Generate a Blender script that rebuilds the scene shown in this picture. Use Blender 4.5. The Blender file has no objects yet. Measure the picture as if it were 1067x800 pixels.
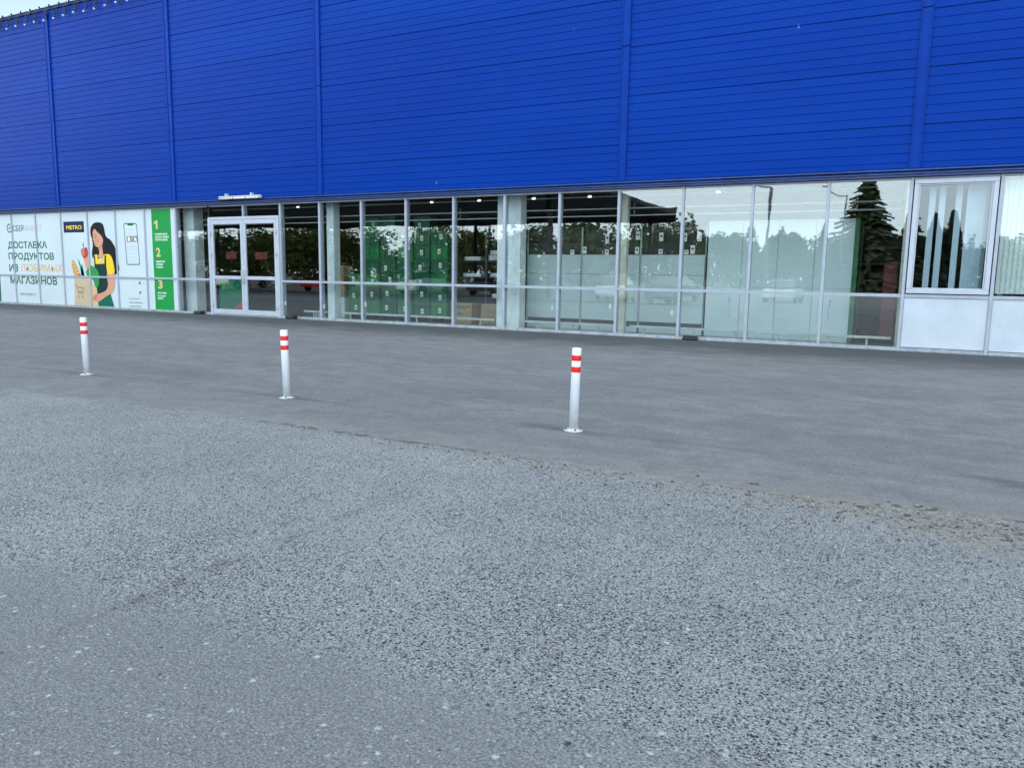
import bpy, bmesh, math, random
from mathutils import Vector, Matrix
random.seed(7)
R = math.radians
scene = bpy.context.scene
col = scene.collection

# ------------------------------------------------------------------ helpers
def tag(o, label=None, cat=None, group=None, kind=None):
    if label: o['label'] = label
    if cat: o['category'] = cat
    if group: o['group'] = group
    if kind: o['kind'] = kind
    return o

def empty(name, loc, label=None, cat=None, group=None):
    o = bpy.data.objects.new(name, None); col.objects.link(o)
    o.location = loc; o.empty_display_size = .2
    return tag(o, label, cat, group)

def worldloc(o):
    v = Vector((0, 0, 0))
    while o is not None:
        v += o.location; o = o.parent
    return v

class MB:
    """collects shapes in world coordinates, then links them as ONE mesh object"""
    def __init__(s): s.bm = bmesh.new()
    def box(s, x0, x1, y0, y1, z0, z1, bev=0):
        x0, x1 = min(x0, x1), max(x0, x1); y0, y1 = min(y0, y1), max(y0, y1); z0, z1 = min(z0, z1), max(z0, z1)
        vs = [s.bm.verts.new(p) for p in ((x0,y0,z0),(x1,y0,z0),(x1,y1,z0),(x0,y1,z0),(x0,y0,z1),(x1,y0,z1),(x1,y1,z1),(x0,y1,z1))]
        fs = [s.bm.faces.new([vs[i] for i in f]) for f in ((0,3,2,1),(4,5,6,7),(0,1,5,4),(1,2,6,5),(2,3,7,6),(3,0,4,7))]
        if bev:
            es = list({e for f in fs for e in f.edges})
            bmesh.ops.bevel(s.bm, geom=es, offset=bev, segments=2, affect='EDGES', profile=.5)
        return s
    def cyl(s, a, b, r0, r1=None, n=16, caps=True):
        a, b = Vector(a), Vector(b); r1 = r0 if r1 is None else r1
        d = (b - a).normalized(); u = d.orthogonal().normalized(); w = d.cross(u)
        ra = [s.bm.verts.new(a + (u*math.cos(2*math.pi*i/n) + w*math.sin(2*math.pi*i/n))*r0) for i in range(n)]
        rb = [s.bm.verts.new(b + (u*math.cos(2*math.pi*i/n) + w*math.sin(2*math.pi*i/n))*r1) for i in range(n)]
        for i in range(n):
            f = s.bm.faces.new((ra[i], ra[(i+1) % n], rb[(i+1) % n], rb[i])); f.smooth = True
        if caps:
            s.bm.faces.new(ra[::-1]); s.bm.faces.new(rb)
        return s
    def lathe(s, c, prof, n=24):
        rings = []
        for r, z in prof:
            rings.append([s.bm.verts.new((c[0]+r*math.cos(2*math.pi*i/n), c[1]+r*math.sin(2*math.pi*i/n), c[2]+z)) for i in range(n)])
        for a, b in zip(rings, rings[1:]):
            for i in range(n):
                f = s.bm.faces.new((a[i], a[(i+1) % n], b[(i+1) % n], b[i])); f.smooth = True
        s.bm.faces.new(rings[0][::-1]); s.bm.faces.new(rings[-1])
        return s
    def tube(s, pts, r, n=8):
        for a, b in zip(pts, pts[1:]): s.cyl(a, b, r, n=n)
        return s
    def ball(s, c, r, sub=1, sc=(1,1,1)):
        m = Matrix.Translation(c) @ Matrix.Diagonal((*sc, 1))
        bmesh.ops.create_icosphere(s.bm, subdivisions=sub, radius=r, matrix=m)
        return s
    def quad(s, *p):
        s.bm.faces.new([s.bm.verts.new(q) for q in p]); return s
    def profile_x(s, prof, x0, x1, closed=True):
        """prof: list of (y,z); extruded along X"""
        a = [s.bm.verts.new((x0, y, z)) for y, z in prof]; b = [s.bm.verts.new((x1, y, z)) for y, z in prof]
        n = len(prof)
        for i in range(n if closed else n-1):
            s.bm.faces.new((a[i], a[(i+1) % n], b[(i+1) % n], b[i]))
        if closed:
            s.bm.faces.new(a[::-1]); s.bm.faces.new(b)
        return s
    def slab_xz(s, pts, y, t):
        """flat outline (x,z) standing at y with thickness t towards +y"""
        a = [s.bm.verts.new((x, y, z)) for x, z in pts]; b = [s.bm.verts.new((x, y+t, z)) for x, z in pts]
        n = len(pts)
        s.bm.faces.new(a); s.bm.faces.new(b[::-1])
        for i in range(n): s.bm.faces.new((a[i], b[i], b[(i+1) % n], a[(i+1) % n]))
        return s
    def build(s, name, mat, parent=None, smooth=False):
        bmesh.ops.recalc_face_normals(s.bm, faces=s.bm.faces)
        m = bpy.data.meshes.new(name)
        off = worldloc(parent) if parent is not None else Vector((0,0,0))
        if off.length: bmesh.ops.translate(s.bm, vec=-off, verts=s.bm.verts)
        if smooth:
            for f in s.bm.faces: f.smooth = True
        s.bm.to_mesh(m); s.bm.free()
        m.materials.append(mat)
        o = bpy.data.objects.new(name, m); col.objects.link(o)
        if parent is not None: o.parent = parent
        return o

def copy_tree(o, parent=None):
    c = o.copy(); col.objects.link(c)
    if parent is not None: c.parent = parent
    for ch in list(o.children): copy_tree(ch, c)
    return c

# ------------------------------------------------------------------ materials
class NT:
    def __init__(s, name):
        s.m = bpy.data.materials.new(name); s.m.use_nodes = True
        s.n = s.m.node_tree; s.n.nodes.clear()
        s.out = s.n.nodes.new('ShaderNodeOutputMaterial')
    def node(s, t, ins=None, **kw):
        nd = s.n.nodes.new(t)
        for k, v in kw.items(): setattr(nd, k, v)
        for k, v in (ins or {}).items(): s.set(nd.inputs[k], v)
        return nd
    def set(s, sock, v):
        if hasattr(v, 'is_output'): s.n.links.new(v, sock)
        else: sock.default_value = v
    def pos(s): return s.node('ShaderNodeNewGeometry').outputs['Position']
    def objpos(s): return s.node('ShaderNodeTexCoord').outputs['Object']
    def mapped(s, v, scale=(1,1,1), loc=(0,0,0)):
        return s.node('ShaderNodeMapping', {'Vector': v, 'Scale': scale, 'Location': loc}).outputs[0]
    def noise(s, v, scale, detail=4, rough=.55, dist=0):
        return s.node('ShaderNodeTexNoise', {'Vector': v, 'Scale': scale, 'Detail': detail, 'Roughness': rough, 'Distortion': dist}).outputs[0]
    def voro(s, v, scale, feature='F1'):
        return s.node('ShaderNodeTexVoronoi', {'Vector': v, 'Scale': scale}, feature=feature)
    def math(s, op, a, b=0., c=0., clamp=False):
        nd = s.node('ShaderNodeMath', operation=op, use_clamp=clamp)
        for i, v in enumerate((a, b, c)): s.set(nd.inputs[i], v)
        return nd.outputs[0]
    def ramp(s, fac, lo, hi, a=0., b=1.):
        return s.node('ShaderNodeMapRange', {0: fac, 1: lo, 2: hi, 3: a, 4: b}, interpolation_type='SMOOTHSTEP').outputs[0]
    def mix(s, fac, a, b, blend='MIX'):
        nd = s.node('ShaderNodeMix', data_type='RGBA', blend_type=blend)
        s.set(nd.inputs[0], fac)
        for i, v in ((6, a), (7, b)):
            if isinstance(v, tuple) and len(v) == 3: v = (*v, 1)
            s.set(nd.inputs[i], v)
        return nd.outputs[2]
    def bump(s, h, strength=.3, dist=.01):
        return s.node('ShaderNodeBump', {'Height': h, 'Strength': strength, 'Distance': dist}).outputs[0]
    def bsdf(s, color, rough=.6, spec=.5, metal=0., normal=None, **extra):
        ins = {'Roughness': rough, 'Metallic': metal, 'Specular IOR Level': spec}
        ins['Base Color'] = (*color, 1) if isinstance(color, tuple) and len(color) == 3 else color
        if normal is not None: ins['Normal'] = normal
        ins.update(extra)
        b = s.node('ShaderNodeBsdfPrincipled', ins)
        s.n.links.new(b.outputs[0], s.out.inputs[0]); return b
    def sep(s, v):
        return s.node('ShaderNodeSeparateXYZ', {0: v}).outputs

def paint(name, c, rough=.5, var=.12, scale=3., metal=0., spec=.5, dirt=.0, bump=0.):
    """painted / plain surface with a little unevenness, some dirt with its own shape"""
    t = NT(name); p = t.pos()
    n = t.noise(p, scale, 5)
    dark = tuple(x*(1-var) for x in c); lite = tuple(min(1, x*(1+var)) for x in c)
    colr = t.mix(t.ramp(n, .3, .7), dark, lite)
    if dirt:
        d = t.ramp(t.noise(t.mapped(p, (6, 6, 1.2)), 2.5, 6, .7), .5, .75, 0, dirt)
        colr = t.mix(d, colr, (.16, .15, .13))
    r = t.ramp(t.noise(p, scale*4, 4), .2, .8, rough*.85, min(1, rough*1.2))
    nm = t.bump(t.noise(p, 60, 3), bump, .004) if bump else None
    t.bsdf(colr, r, spec, metal, nm)
    return t.m

M = {}
# --- ground surfaces
def asphalt_old():
    t = NT('old_asphalt'); p = t.pos(); x, y, z = t.sep(p)
    wob = t.noise(p, 2.2, 5, .6)
    # the strip nearest the camera was relaid: finer, duller, edge a straight joint about 2 m out, ragged
    yy = t.math('ADD', y, t.math('MULTIPLY', t.math('SUBTRACT', wob, .5), .62))
    patch = t.ramp(yy, 1.74, 2.2, 1., 0.)
    def warp(scale, amt):
        o = t.node('ShaderNodeVectorMath', {0: t.node('ShaderNodeTexNoise', {'Vector': p, 'Scale': scale, 'Detail': 3.}).outputs[1], 3: amt}, operation='SCALE').outputs[0]
        return t.node('ShaderNodeVectorMath', {0: p, 1: o}, operation='ADD').outputs[0]
    fine = t.noise(p, 190, 5, .75); mid = t.noise(p, 34, 5, .7); macro = t.noise(t.mapped(p, (1, 1.4, 1)), .55, 5, .6)
    blotch = t.noise(p, 2.6, 6, .65)
    pw = warp(48, .020)
    dens = t.ramp(t.noise(p, .9, 5, .65), .3, .7, .58, .30)
    v1 = t.voro(pw, 60); r1 = t.sep(v1.outputs['Color'])
    pitA = t.math('MULTIPLY', t.ramp(t.math('ADD', v1.outputs['Distance'], t.math('MULTIPLY', r1[1], .22)), .30, .52, 1., 0.), t.ramp(t.math('SUBTRACT', r1[0], dens), 0., .25))
    v2 = t.voro(warp(90, .011), 112); r2 = t.sep(v2.outputs['Color'])
    pitB = t.math('MULTIPLY', t.ramp(v2.outputs['Distance'], .28, .55, 1., 0.), t.ramp(t.math('SUBTRACT', r2[0], dens), .0, .35))
    pit = t.math('MAXIMUM', pitA, t.math('MULTIPLY', pitB, .9))
    vs = t.voro(warp(70, .016), 84); rs = t.sep(vs.outputs['Color'])
    stone = t.ramp(t.math('ADD', vs.outputs['Distance'], t.math('MULTIPLY', rs[2], .25)), .25, .6, 1., 0.)
    base = t.mix(t.ramp(macro, .32, .68), (.200, .212, .216), (.275, .285, .285))
    base = t.mix(t.ramp(blotch, .40, .66, 0, .55), base, (.185, .190, .192))
    base = t.mix(t.ramp(mid, .42, .66, 0, .6), base, (.135, .142, .146))
    base = t.mix(t.ramp(t.noise(p, 85, 5, .75), .44, .62, 0, .85), base, (.50, .51, .505))
    base = t.mix(t.math('MULTIPLY', stone, t.ramp(rs[1], .40, .85, 0, .9)), base, (.55, .56, .555))
    pit_all = t.math('MULTIPLY', pit, t.math('SUBTRACT', 1., t.math('MULTIPLY', patch, .80)))
    base = t.mix(t.math('MULTIPLY', pit_all, .95), base, (.016, .019, .022))
    # finer relaid strip
    pc = t.mix(t.ramp(t.noise(p, 95, 5, .8), .40, .62), (.125, .130, .138), (.34, .345, .35))
    pc = t.mix(t.ramp(mid, .4, .7, 0, .55), pc, (.145, .149, .156))
    pc = t.mix(t.math('MULTIPLY', stone, t.ramp(rs[1], .72, .98, 0, .7)), pc, (.46, .465, .46))
    pc = t.mix(t.math('MULTIPLY', pitB, .55), pc, (.06, .063, .067))
    base = t.mix(t.math('MULTIPLY', patch, .8), base, pc)
    # rare white chips of two sizes
    for sc, th in ((26, .95), (48, .925), (85, .86), (150, .85)):
        v3 = t.voro(warp(50, .02), sc); r3 = t.sep(v3.outputs['Color'])
        chip = t.math('MULTIPLY', t.ramp(t.math('ADD', v3.outputs['Distance'], t.math('MULTIPLY', r3[2], .22)), .2, .40, 1., 0.), t.ramp(t.math('ADD', r3[0], t.math('MULTIPLY', patch, .075)), th, th+.012))
        base = t.mix(t.math('MULTIPLY', chip, t.ramp(r3[1], 0., 1., .45, 1.)), base, t.mix(r3[2], (.50, .49, .47), (.76, .76, .73)))
        dk = t.math('MULTIPLY', t.ramp(v3.outputs['Distance'], .2, .38, 1., 0.), t.ramp(r3[0], .012, .004))
        base = t.mix(t.math('MULTIPLY', dk, .85), base, (.03, .032, .036))
    # old joint running towards the building, mostly healed
    cx = t.math('ABSOLUTE', t.math('ADD', t.math('ADD', x, 2.80), t.math('MULTIPLY', t.math('SUBTRACT', t.noise(p, 3.5, 6, .7), .5), .40)))
    crk = t.math('MULTIPLY', t.ramp(cx, .003, .022, 1., 0.), t.ramp(t.noise(p, 4, 4, .7), .50, .64))
    halo = t.math('MULTIPLY', t.ramp(cx, .0, .10, .40, 0.), t.ramp(blotch, .35, .6))
    far_ = t.ramp(y, 3.6, 4.5, 1., 0.)
    base = t.mix(t.math('MULTIPLY', halo, far_), base, (.155, .147, .135)); base = t.mix(t.math('MULTIPLY', t.math('MULTIPLY', crk, .7), far_), base, (.05, .047, .043))
    # sandy grit washed along the edge of the newer asphalt, wider to the right
    w = t.math('ADD', t.ramp(x, -4.2, .3, .03, .2), t.ramp(x, -.7, .5, 0., .44))
    dist = t.math('SUBTRACT', t.ramp(x, -1., .5, 5.12, 5.24), y)
    g = t.ramp(t.math('SUBTRACT', t.math('ADD', dist, t.math('MULTIPLY', t.math('SUBTRACT', t.noise(p, 3.2, 6, .72), .5), 1.3)), w), -.08, .16, 1., 0.)
    g = t.math('MULTIPLY', g, t.ramp(t.noise(t.mapped(p, (.7, 1.6, 1)), 7, 6, .75), .40, .55, t.ramp(x, -2.5, .2, .1, .6), .97))
    sand = t.mix(t.ramp(t.noise(p, 60, 6, .8), .36, .60), (.17, .16, .145), (.39, .37, .343))
    clod = t.ramp(t.noise(t.mapped(p, (.55, 1.5, 1)), 16, 5, .7, .8), .56, .68, 0, .75)
    sand = t.mix(clod, sand, (.065, .058, .05))
    base = t.mix(g, base, sand)
    lipk = t.math('MULTIPLY', t.ramp(t.math('ADD', dist, t.math('MULTIPLY', t.math('SUBTRACT', t.noise(p, 9, 5, .7), .5), .09)), .005, .075, .75, 0.), t.ramp(t.noise(p, 6, 5, .7), .42, .58, .1, 1.))
    base = t.mix(lipk, base, (.05, .047, .043))
    hgt = t.math('ADD', t.math('MULTIPLY', pit_all, -1.), t.math('ADD', t.math('MULTIPLY', fine, .7), t.math('MULTIPLY', stone, .4)))
    t.bsdf(base, t.ramp(fine, .2, .8, .72, .95), .3, 0., t.bump(hgt, 1., .009))
    return t.m

def asphalt_new():
    t = NT('newer_asphalt'); p = t.pos(); x, y, z = t.sep(p)
    fine = t.noise(p, 150, 5, .8); mid = t.noise(p, 14, 6, .7); macro = t.noise(t.mapped(p, (.35, .8, 1)), 1., 6, .62)
    grain = t.noise(p, 45, 5, .75)
    streak = t.noise(t.mapped(p, (.45, 1.9, 1)), 1.5, 6, .7, 1.)
    base = t.mix(t.ramp(macro, .3, .7), (.160, .160, .156), (.228, .224, .214))
    base = t.mix(t.ramp(streak, .44, .68, 0, .6), base, (.120, .125, .129))
    base = t.mix(t.ramp(mid, .45, .72, 0, .45), base, (.108, .112, .116))
    blot = t.noise(t.mapped(p, (.8, 1.3, 1)), 2.4, 6, .7, .6)
    base = t.mix(t.ramp(blot, .44, .60, 0, .6), base, (.098, .102, .106))
    base = t.mix(t.ramp(t.noise(t.mapped(p, (.6, 1, 1), (9, 4, 0)), 3.1, 6, .72), .52, .66, 0, .35), base, (.262, .256, .245))
    base = t.mix(t.ramp(grain, .42, .62, 0, .6), base, (.086, .090, .094))
    base = t.mix(t.ramp(t.noise(p, 80, 5, .8), .44, .64, 0, .6), base, (.27, .273, .272))
    # paving joints parallel to the building and the joint that runs through the bollards
    for yj, wd, st in ((10.75, .045, .42), (6.24, .06, .30), (14.6, .05, .2)):
        d = t.math('ABSOLUTE', t.math('ADD', t.math('SUBTRACT', y, yj), t.math('MULTIPLY', t.math('SUBTRACT', t.noise(t.mapped(p, (.8, 1, 1)), 1., 5, .65), .5), .4)))
        k = t.math('MULTIPLY', t.ramp(d, .0, wd, st, 0.), t.ramp(t.noise(t.mapped(p, (.7, .7, 1)), 1.3, 4), .38, .6, .1, 1.))
        base = t.mix(k, base, (.06, .062, .065))
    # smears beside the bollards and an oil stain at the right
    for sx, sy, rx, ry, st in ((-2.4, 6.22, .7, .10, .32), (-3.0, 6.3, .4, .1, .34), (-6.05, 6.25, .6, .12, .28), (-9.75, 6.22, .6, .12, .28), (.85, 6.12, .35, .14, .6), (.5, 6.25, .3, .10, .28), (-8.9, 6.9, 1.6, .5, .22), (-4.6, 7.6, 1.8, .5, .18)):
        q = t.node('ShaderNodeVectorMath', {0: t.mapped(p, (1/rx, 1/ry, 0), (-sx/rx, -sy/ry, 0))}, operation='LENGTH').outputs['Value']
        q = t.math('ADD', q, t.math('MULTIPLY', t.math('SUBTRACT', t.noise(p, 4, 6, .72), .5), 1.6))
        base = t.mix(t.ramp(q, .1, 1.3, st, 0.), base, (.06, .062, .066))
    # damp dirt plus shade painted into the colour along the foot of the facade
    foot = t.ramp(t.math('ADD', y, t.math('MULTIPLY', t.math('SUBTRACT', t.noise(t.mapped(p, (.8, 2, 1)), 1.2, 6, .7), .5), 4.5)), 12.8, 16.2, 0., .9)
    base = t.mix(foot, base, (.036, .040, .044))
    # pale dust along the near edge
    e = t.math('MULTIPLY', t.ramp(t.math('ADD', y, t.math('MULTIPLY', t.noise(p, 2.4, 6, .7), .9)), 5.3, 6.4, .55, 0.), t.ramp(t.noise(p, 5, 5, .75), .36, .64, .15, 1.))
    base = t.mix(t.math('MULTIPLY', e, t.ramp(z, .0075, .008, 0., 1.)), base, (.25, .246, .236))
    sp = t.math('MULTIPLY', t.math('MULTIPLY', t.ramp(x, -2.6, .4, 0., 1.), t.ramp(t.math('ADD', y, t.math('MULTIPLY', t.math('SUBTRACT', t.noise(p, 3., 6, .72), .5), .7)), 5.08, 5.42, 1., 0.)), t.ramp(t.noise(p, 12, 6, .75), .38, .6, .2, .9))
    base = t.mix(sp, base, t.mix(t.ramp(t.noise(p, 60, 6, .8), .38, .66), (.10, .088, .072), (.34, .305, .26)))
    v3 = t.voro(p, 16); r3 = t.sep(v3.outputs['Color'])
    chip = t.math('MULTIPLY', t.ramp(v3.outputs['Distance'], .1, .17, 1., 0.), t.ramp(r3[0], .985, .99))
    base = t.mix(t.math('MULTIPLY', chip, .8), base, (.5, .5, .48))
    t.bsdf(base, t.ramp(fine, .2, .8, .7, .92), .3, 0., t.bump(t.math('ADD', fine, t.math('MULTIPLY', grain, .8)), .6, .004))
    return t.m

def cladding():
    t = NT('blue_sheet_cladding'); p = t.pos(); x, y, z = t.sep(p)
    big = t.noise(t.mapped(p, (.12, 1, .5)), 1., 4)
    # every 1.047 m sheet has its own very slight tone
    k = t.math('FLOOR', t.math('DIVIDE', t.math('SUBTRACT', z, 3.314), 1.047))
    wn = t.node('ShaderNodeTexWhiteNoise', {1: k}, noise_dimensions='1D').outputs[0]
    c = t.mix(t.ramp(big, .3, .7), (.0002, .030, .245), (.0003, .038, .285))
    c = t.mix(t.math('MULTIPLY', wn, .45), c, (.0003, .026, .23))
    # chalky runs and a few bird marks
    run = t.ramp(t.noise(t.mapped(p, (7, 1, .22)), 1., 6, .75), .52, .80, 0, .13)
    c = t.mix(run, c, (.004, .075, .42))
    v = t.voro(t.mapped(p, (1.6, 0, .8)), 1.); rr = t.sep(v.outputs['Color'])
    v.inputs['Randomness'].default_value = 1
    mark = t.math('MULTIPLY', t.ramp(t.math('ADD', v.outputs['Distance'], t.math('MULTIPLY', t.noise(t.mapped(p, (40, 1, 8)), 1., 3), .1)), .065, .095, 1., 0.), t.ramp(rr[0], .86, .88))
    c = t.mix(t.math('MULTIPLY', mark, .35), c, (.30, .42, .62))
    dustf = t.math('MULTIPLY', t.ramp(t.noise(t.mapped(p, (.5, 1, .9)), 1.2, 6, .7), .45, .75), .10)
    c = t.mix(dustf, c, (.004, .05, .25))
    wavy = t.noise(t.mapped(p, (.9, 1, 2.8)), 1.5, 4, .6)
    t.bsdf(c, t.ramp(t.noise(p, 3, 4), .2, .8, .30, .40), .05, 0., t.bump(wavy, .3, .02))
    return t.m

def glass(name='window_glass', base=.05, tint=(.93, .965, .965)):
    t = NT(name)
    g = t.node('ShaderNodeNewGeometry')
    dot = t.node('ShaderNodeVectorMath', {0: g.outputs['Normal'], 1: g.outputs['Incoming']}, operation='DOT_PRODUCT').outputs['Value']
    c = t.math('ABSOLUTE', dot)
    f = t.math('POWER', t.math('SUBTRACT', 1., c, clamp=True), 5.)
    f = t.math('ADD', t.math('MULTIPLY', f, 1-base), base, clamp=True)
    wavy = t.bump(t.noise(t.mapped(t.pos(), (1.1, 1, .8)), 1.2, 2), .02, .05)
    gl = t.node('ShaderNodeBsdfGlossy', {'Color': (.96, 1., .99, 1), 'Roughness': .012, 'Normal': wavy})
    tr = t.node('ShaderNodeBsdfTransparent', {'Color': (*tint, 1)})
    mx = t.node('ShaderNodeMixShader', {0: f, 1: tr.outputs[0], 2: gl.outputs[0]})
    t.n.links.new(mx.outputs[0], t.out.inputs[0])
    return t.m

def emit(name, c, st):
    t = NT(name)
    e = t.node('ShaderNodeEmission', {'Color': (*c, 1), 'Strength': st})
    t.n.links.new(e.outputs[0], t.out.inputs[0]); return t.m

def cardboard():
    t = NT('brown_cardboard'); p = t.pos()
    c = t.mix(t.ramp(t.noise(t.mapped(p, (1, 1, 8)), 3, 4), .3, .7), (.30, .20, .11), (.40, .28, .165))
    t.bsdf(c, .85, .2); return t.m

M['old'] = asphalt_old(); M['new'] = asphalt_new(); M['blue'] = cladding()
M['blue_trim'] = paint('blue_trim_paint', (.0004, .033, .265), .38, .08, 2, spec=.07)
M['blue_dark'] = paint('dark_blue_flashing', (.012, .045, .19), .4, .25, 4, spec=.5, dirt=.35)
M['alu'] = paint('pale_grey_aluminium', (.33, .365, .435), .42, .07, 5, spec=.5, dirt=.25)
M['sill'] = paint('worn_aluminium_sill', (.30, .335, .375), .5, .2, 7, dirt=.5)
M['white_pvc'] = paint('white_plastic_frame', (.42, .455, .525), .35, .05, 4, dirt=.15)
M['white_panel'] = paint('white_spandrel_sheet', (.47, .52, .59), .38, .06, 1.6, dirt=.12)
M['glass'] = glass('window_glass', .125)
M['glass2'] = glass('tinted_sash_glass', .085, (.80, .86, .90))
M['white_wall'] = paint('white_painted_column', (.78, .83, .84), .7, .08, 3, dirt=.35)
M['beige'] = paint('cream_painted_steel', (.55, .54, .44), .6, .12, 6, dirt=.2)
M['dark_wall'] = paint('dark_grey_wall', (.045, .048, .05), .85, .2, 1)
M['ceil'] = paint('dark_ceiling', (.02, .021, .022), .9, .2, 1)
M['concrete'] = paint('polished_concrete_floor', (.20, .205, .20), .3, .15, 1.5)
M['pipe'] = paint('grey_pipe_paint', (.50, .53, .52), .45, .1, 5)
M['film_white'] = paint('white_printed_film', (.54, .62, .66), .4, .03, .6, spec=.3, dirt=.06)
M['shelf'] = paint('pale_green_grey_sheet', (.52, .60, .605), .5, .05, 1.2)
M['board'] = paint('pale_laminate_board', (.58, .67, .68), .4, .04, 1)
M['black'] = paint('black_plastic', (.012, .012, .013), .45, .2, 8)
M['slot'] = paint('dark_slot_steel', (.03, .033, .035), .6, .2, 8)
M['steel'] = paint('dark_rack_steel', (.035, .045, .06), .5, .2, 6)
M['tagw'] = paint('white_label_card', (.78, .78, .74), .6, .04, 10)
M['green_crate'] = paint('green_crate_plastic', (.004, .19, .055), .38, .22, 4)
M['green_crate2'] = paint('dark_green_crate_plastic', (.004, .11, .055), .38, .22, 4)
M['green_board'] = paint('green_board_edge', (.01, .13, .045), .5, .1, 4)
M['card'] = cardboard()
M['wrap'] = paint('white_plastic_wrap', (.66, .70, .72), .22, .12, 18, bump=.5)
M['red'] = paint('red_sheet', (.13, .008, .012), .5, .15, 4)
M['blind'] = paint('cream_blind_fabric', (.66, .71, .69), .8, .05, 3)
M['g_green'] = paint('film_green', (.012, .27, .055), .5, .05, 1, spec=.12)
M['g_dgreen'] = paint('film_dark_green', (.005, .13, .075), .5, .05, 1, spec=.12)
M['g_text'] = paint('film_deep_green', (.004, .115, .045), .5, .05, 1, spec=.12)
M['g_teal'] = paint('film_black_green', (.006, .035, .035), .5, .05, 1, spec=.12)
M['g_black'] = paint('film_black', (.006, .009, .012), .5, .05, 1, spec=.12)
M['g_navy'] = paint('film_navy', (.006, .018, .075), .5, .05, 1, spec=.12)
M['g_yellow'] = paint('film_yellow', (.80, .55, .03), .5, .05, 1, spec=.12)
M['g_sand'] = paint('film_sand', (.62, .47, .24), .5, .05, 1, spec=.12)
M['g_orange'] = paint('film_pale_orange', (.64, .40, .17), .5, .05, 1, spec=.12)
M['g_pale'] = paint('film_pale_orange_text', (.56, .44, .36), .5, .05, 1, spec=.12)
M['g_skin'] = paint('film_skin', (.62, .31, .20), .5, .05, 1, spec=.12)
M['g_skin2'] = paint('film_skin_shade', (.50, .21, .13), .5, .05, 1, spec=.12)
M['g_pink'] = paint('film_blush', (.62, .20, .14), .5, .05, 1, spec=.12)
M['g_bag'] = paint('film_bag', (.52, .42, .28), .5, .05, 1, spec=.12)
M['g_bag2'] = paint('film_bag_line', (.26, .17, .09), .5, .05, 1, spec=.12)
M['g_bread'] = paint('film_bread', (.56, .30, .08), .5, .05, 1, spec=.12)
M['g_bread2'] = paint('film_bread_light', (.74, .50, .20), .5, .05, 1, spec=.12)
M['g_apple'] = paint('film_apple', (.45, .06, .04), .5, .05, 1, spec=.12)
M['g_leaf'] = paint('film_leaf', (.03, .28, .07), .5, .05, 1, spec=.12)
M['g_leaf2'] = paint('film_leek', (.02, .22, .13), .5, .05, 1, spec=.12)
M['g_grey'] = paint('film_grey', (.22, .25, .27), .5, .05, 1, spec=.12)
M['g_lgrey'] = paint('film_light_grey', (.48, .54, .57), .5, .05, 1, spec=.12)
M['g_white'] = paint('film_bright_white', (.82, .84, .84), .5, .03, 1, spec=.12)
M['galvb'] = paint('rusty_bolt', (.16, .13, .11), .6, .3, 60)
M['band'] = paint('red_reflective_band', (.72, .012, .010), .35, .06, 30)
def bollard_paint():
    t = NT('white_bollard_paint'); p = t.pos(); x, y, z = t.sep(p)
    c = t.mix(t.ramp(t.noise(p, 9, 5), .3, .7), (.72, .755, .81), (.78, .81, .86))
    runs = t.ramp(t.noise(t.mapped(p, (22, 22, 2.5)), 2., 6, .7),   .56, .76, 0, .2)
    c = t.mix(runs, c, (.34, .33, .31))
    low = t.math('MULTIPLY', t.ramp(t.math('ADD', z, t.math('MULTIPLY', t.noise(p, 14, 5, .7), .16)), .06, .26, .7, 0.), t.ramp(t.noise(p, 40, 5, .75), .35, .6, .3, 1.))
    c = t.mix(low, c, (.20, .19, .175))
    sc = t.ramp(t.noise(t.mapped(p, (30, 30, 70)), 1., 5, .7), .66, .72, 0, .7)
    c = t.mix(sc, c, (.22, .22, .23))
    t.bsdf(c, .45, .4); return t.m
M['bollard'] = bollard_paint()
M['bulb'] = paint('clear_bulb', (.50, .54, .57), .2, .05, 20)
M['wire'] = paint('dark_green_wire', (.012, .02, .02), .6, .2, 20)
M['lampwhite'] = paint('white_lamp_diffuser', (.86, .81, .62), .3, .05, 8)
M['spot'] = emit('lit_spotlight', (1., .97, .9), 3.2)

# ------------------------------------------------------------------ text and flat artwork
def text_mesh(s, x0, x1, zc, h, y, bold=.0, center=False):
    """text facing -Y, fitted between x0 and x1, cap height h, centred on zc"""
    c = bpy.data.curves.new('lettering', 'FONT'); c.body = s; c.offset = bold; c.resolution_u = 3; c.extrude = .002
    o = bpy.data.objects.new('lettering_tmp', c); col.objects.link(o)
    dg = bpy.context.evaluated_depsgraph_get()
    me = bpy.data.meshes.new_from_object(o.evaluated_get(dg))
    bpy.data.objects.remove(o)
    xs = [v.co.x for v in me.vertices]; ys = [v.co.y for v in me.vertices]
    sx = (x1-x0)/(max(xs)-min(xs)); sz = h/(max(ys)-min(ys))
    b = bmesh.new(); b.from_mesh(me); bpy.data.meshes.remove(me)
    mx = min(xs); my = (max(ys)+min(ys))/2
    for v in b.verts:
        v.co = Vector((x0+(v.co.x-mx)*sx, y-.0008 - (.0006 if v.co.z > 0 else 0), zc+(v.co.y-my)*sz))
    return b

def lettering(parent, name, s, x0, x1, z0, z1, y, mat, bold=0.):
    m = MB(); m.bm.free(); m.bm = text_mesh(s, x0, x1, (z0+z1)/2, z1-z0, y, bold)
    return m.build(name, mat, parent)

def smooth_poly(pts, k=5):
    out = []; n = len(pts)
    for i in range(n):
        p0, p1, p2, p3 = (Vector(pts[(i+j-1) % n]) for j in range(4))
        for q in range(k):
            t = q/k
            out.append(.5*((2*p1)+(p2-p0)*t+(2*p0-5*p1+4*p2-p3)*t*t+(3*p1-p0-3*p2+p3)*t**3))
    return [(v.x, v.y) for v in out]

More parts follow.
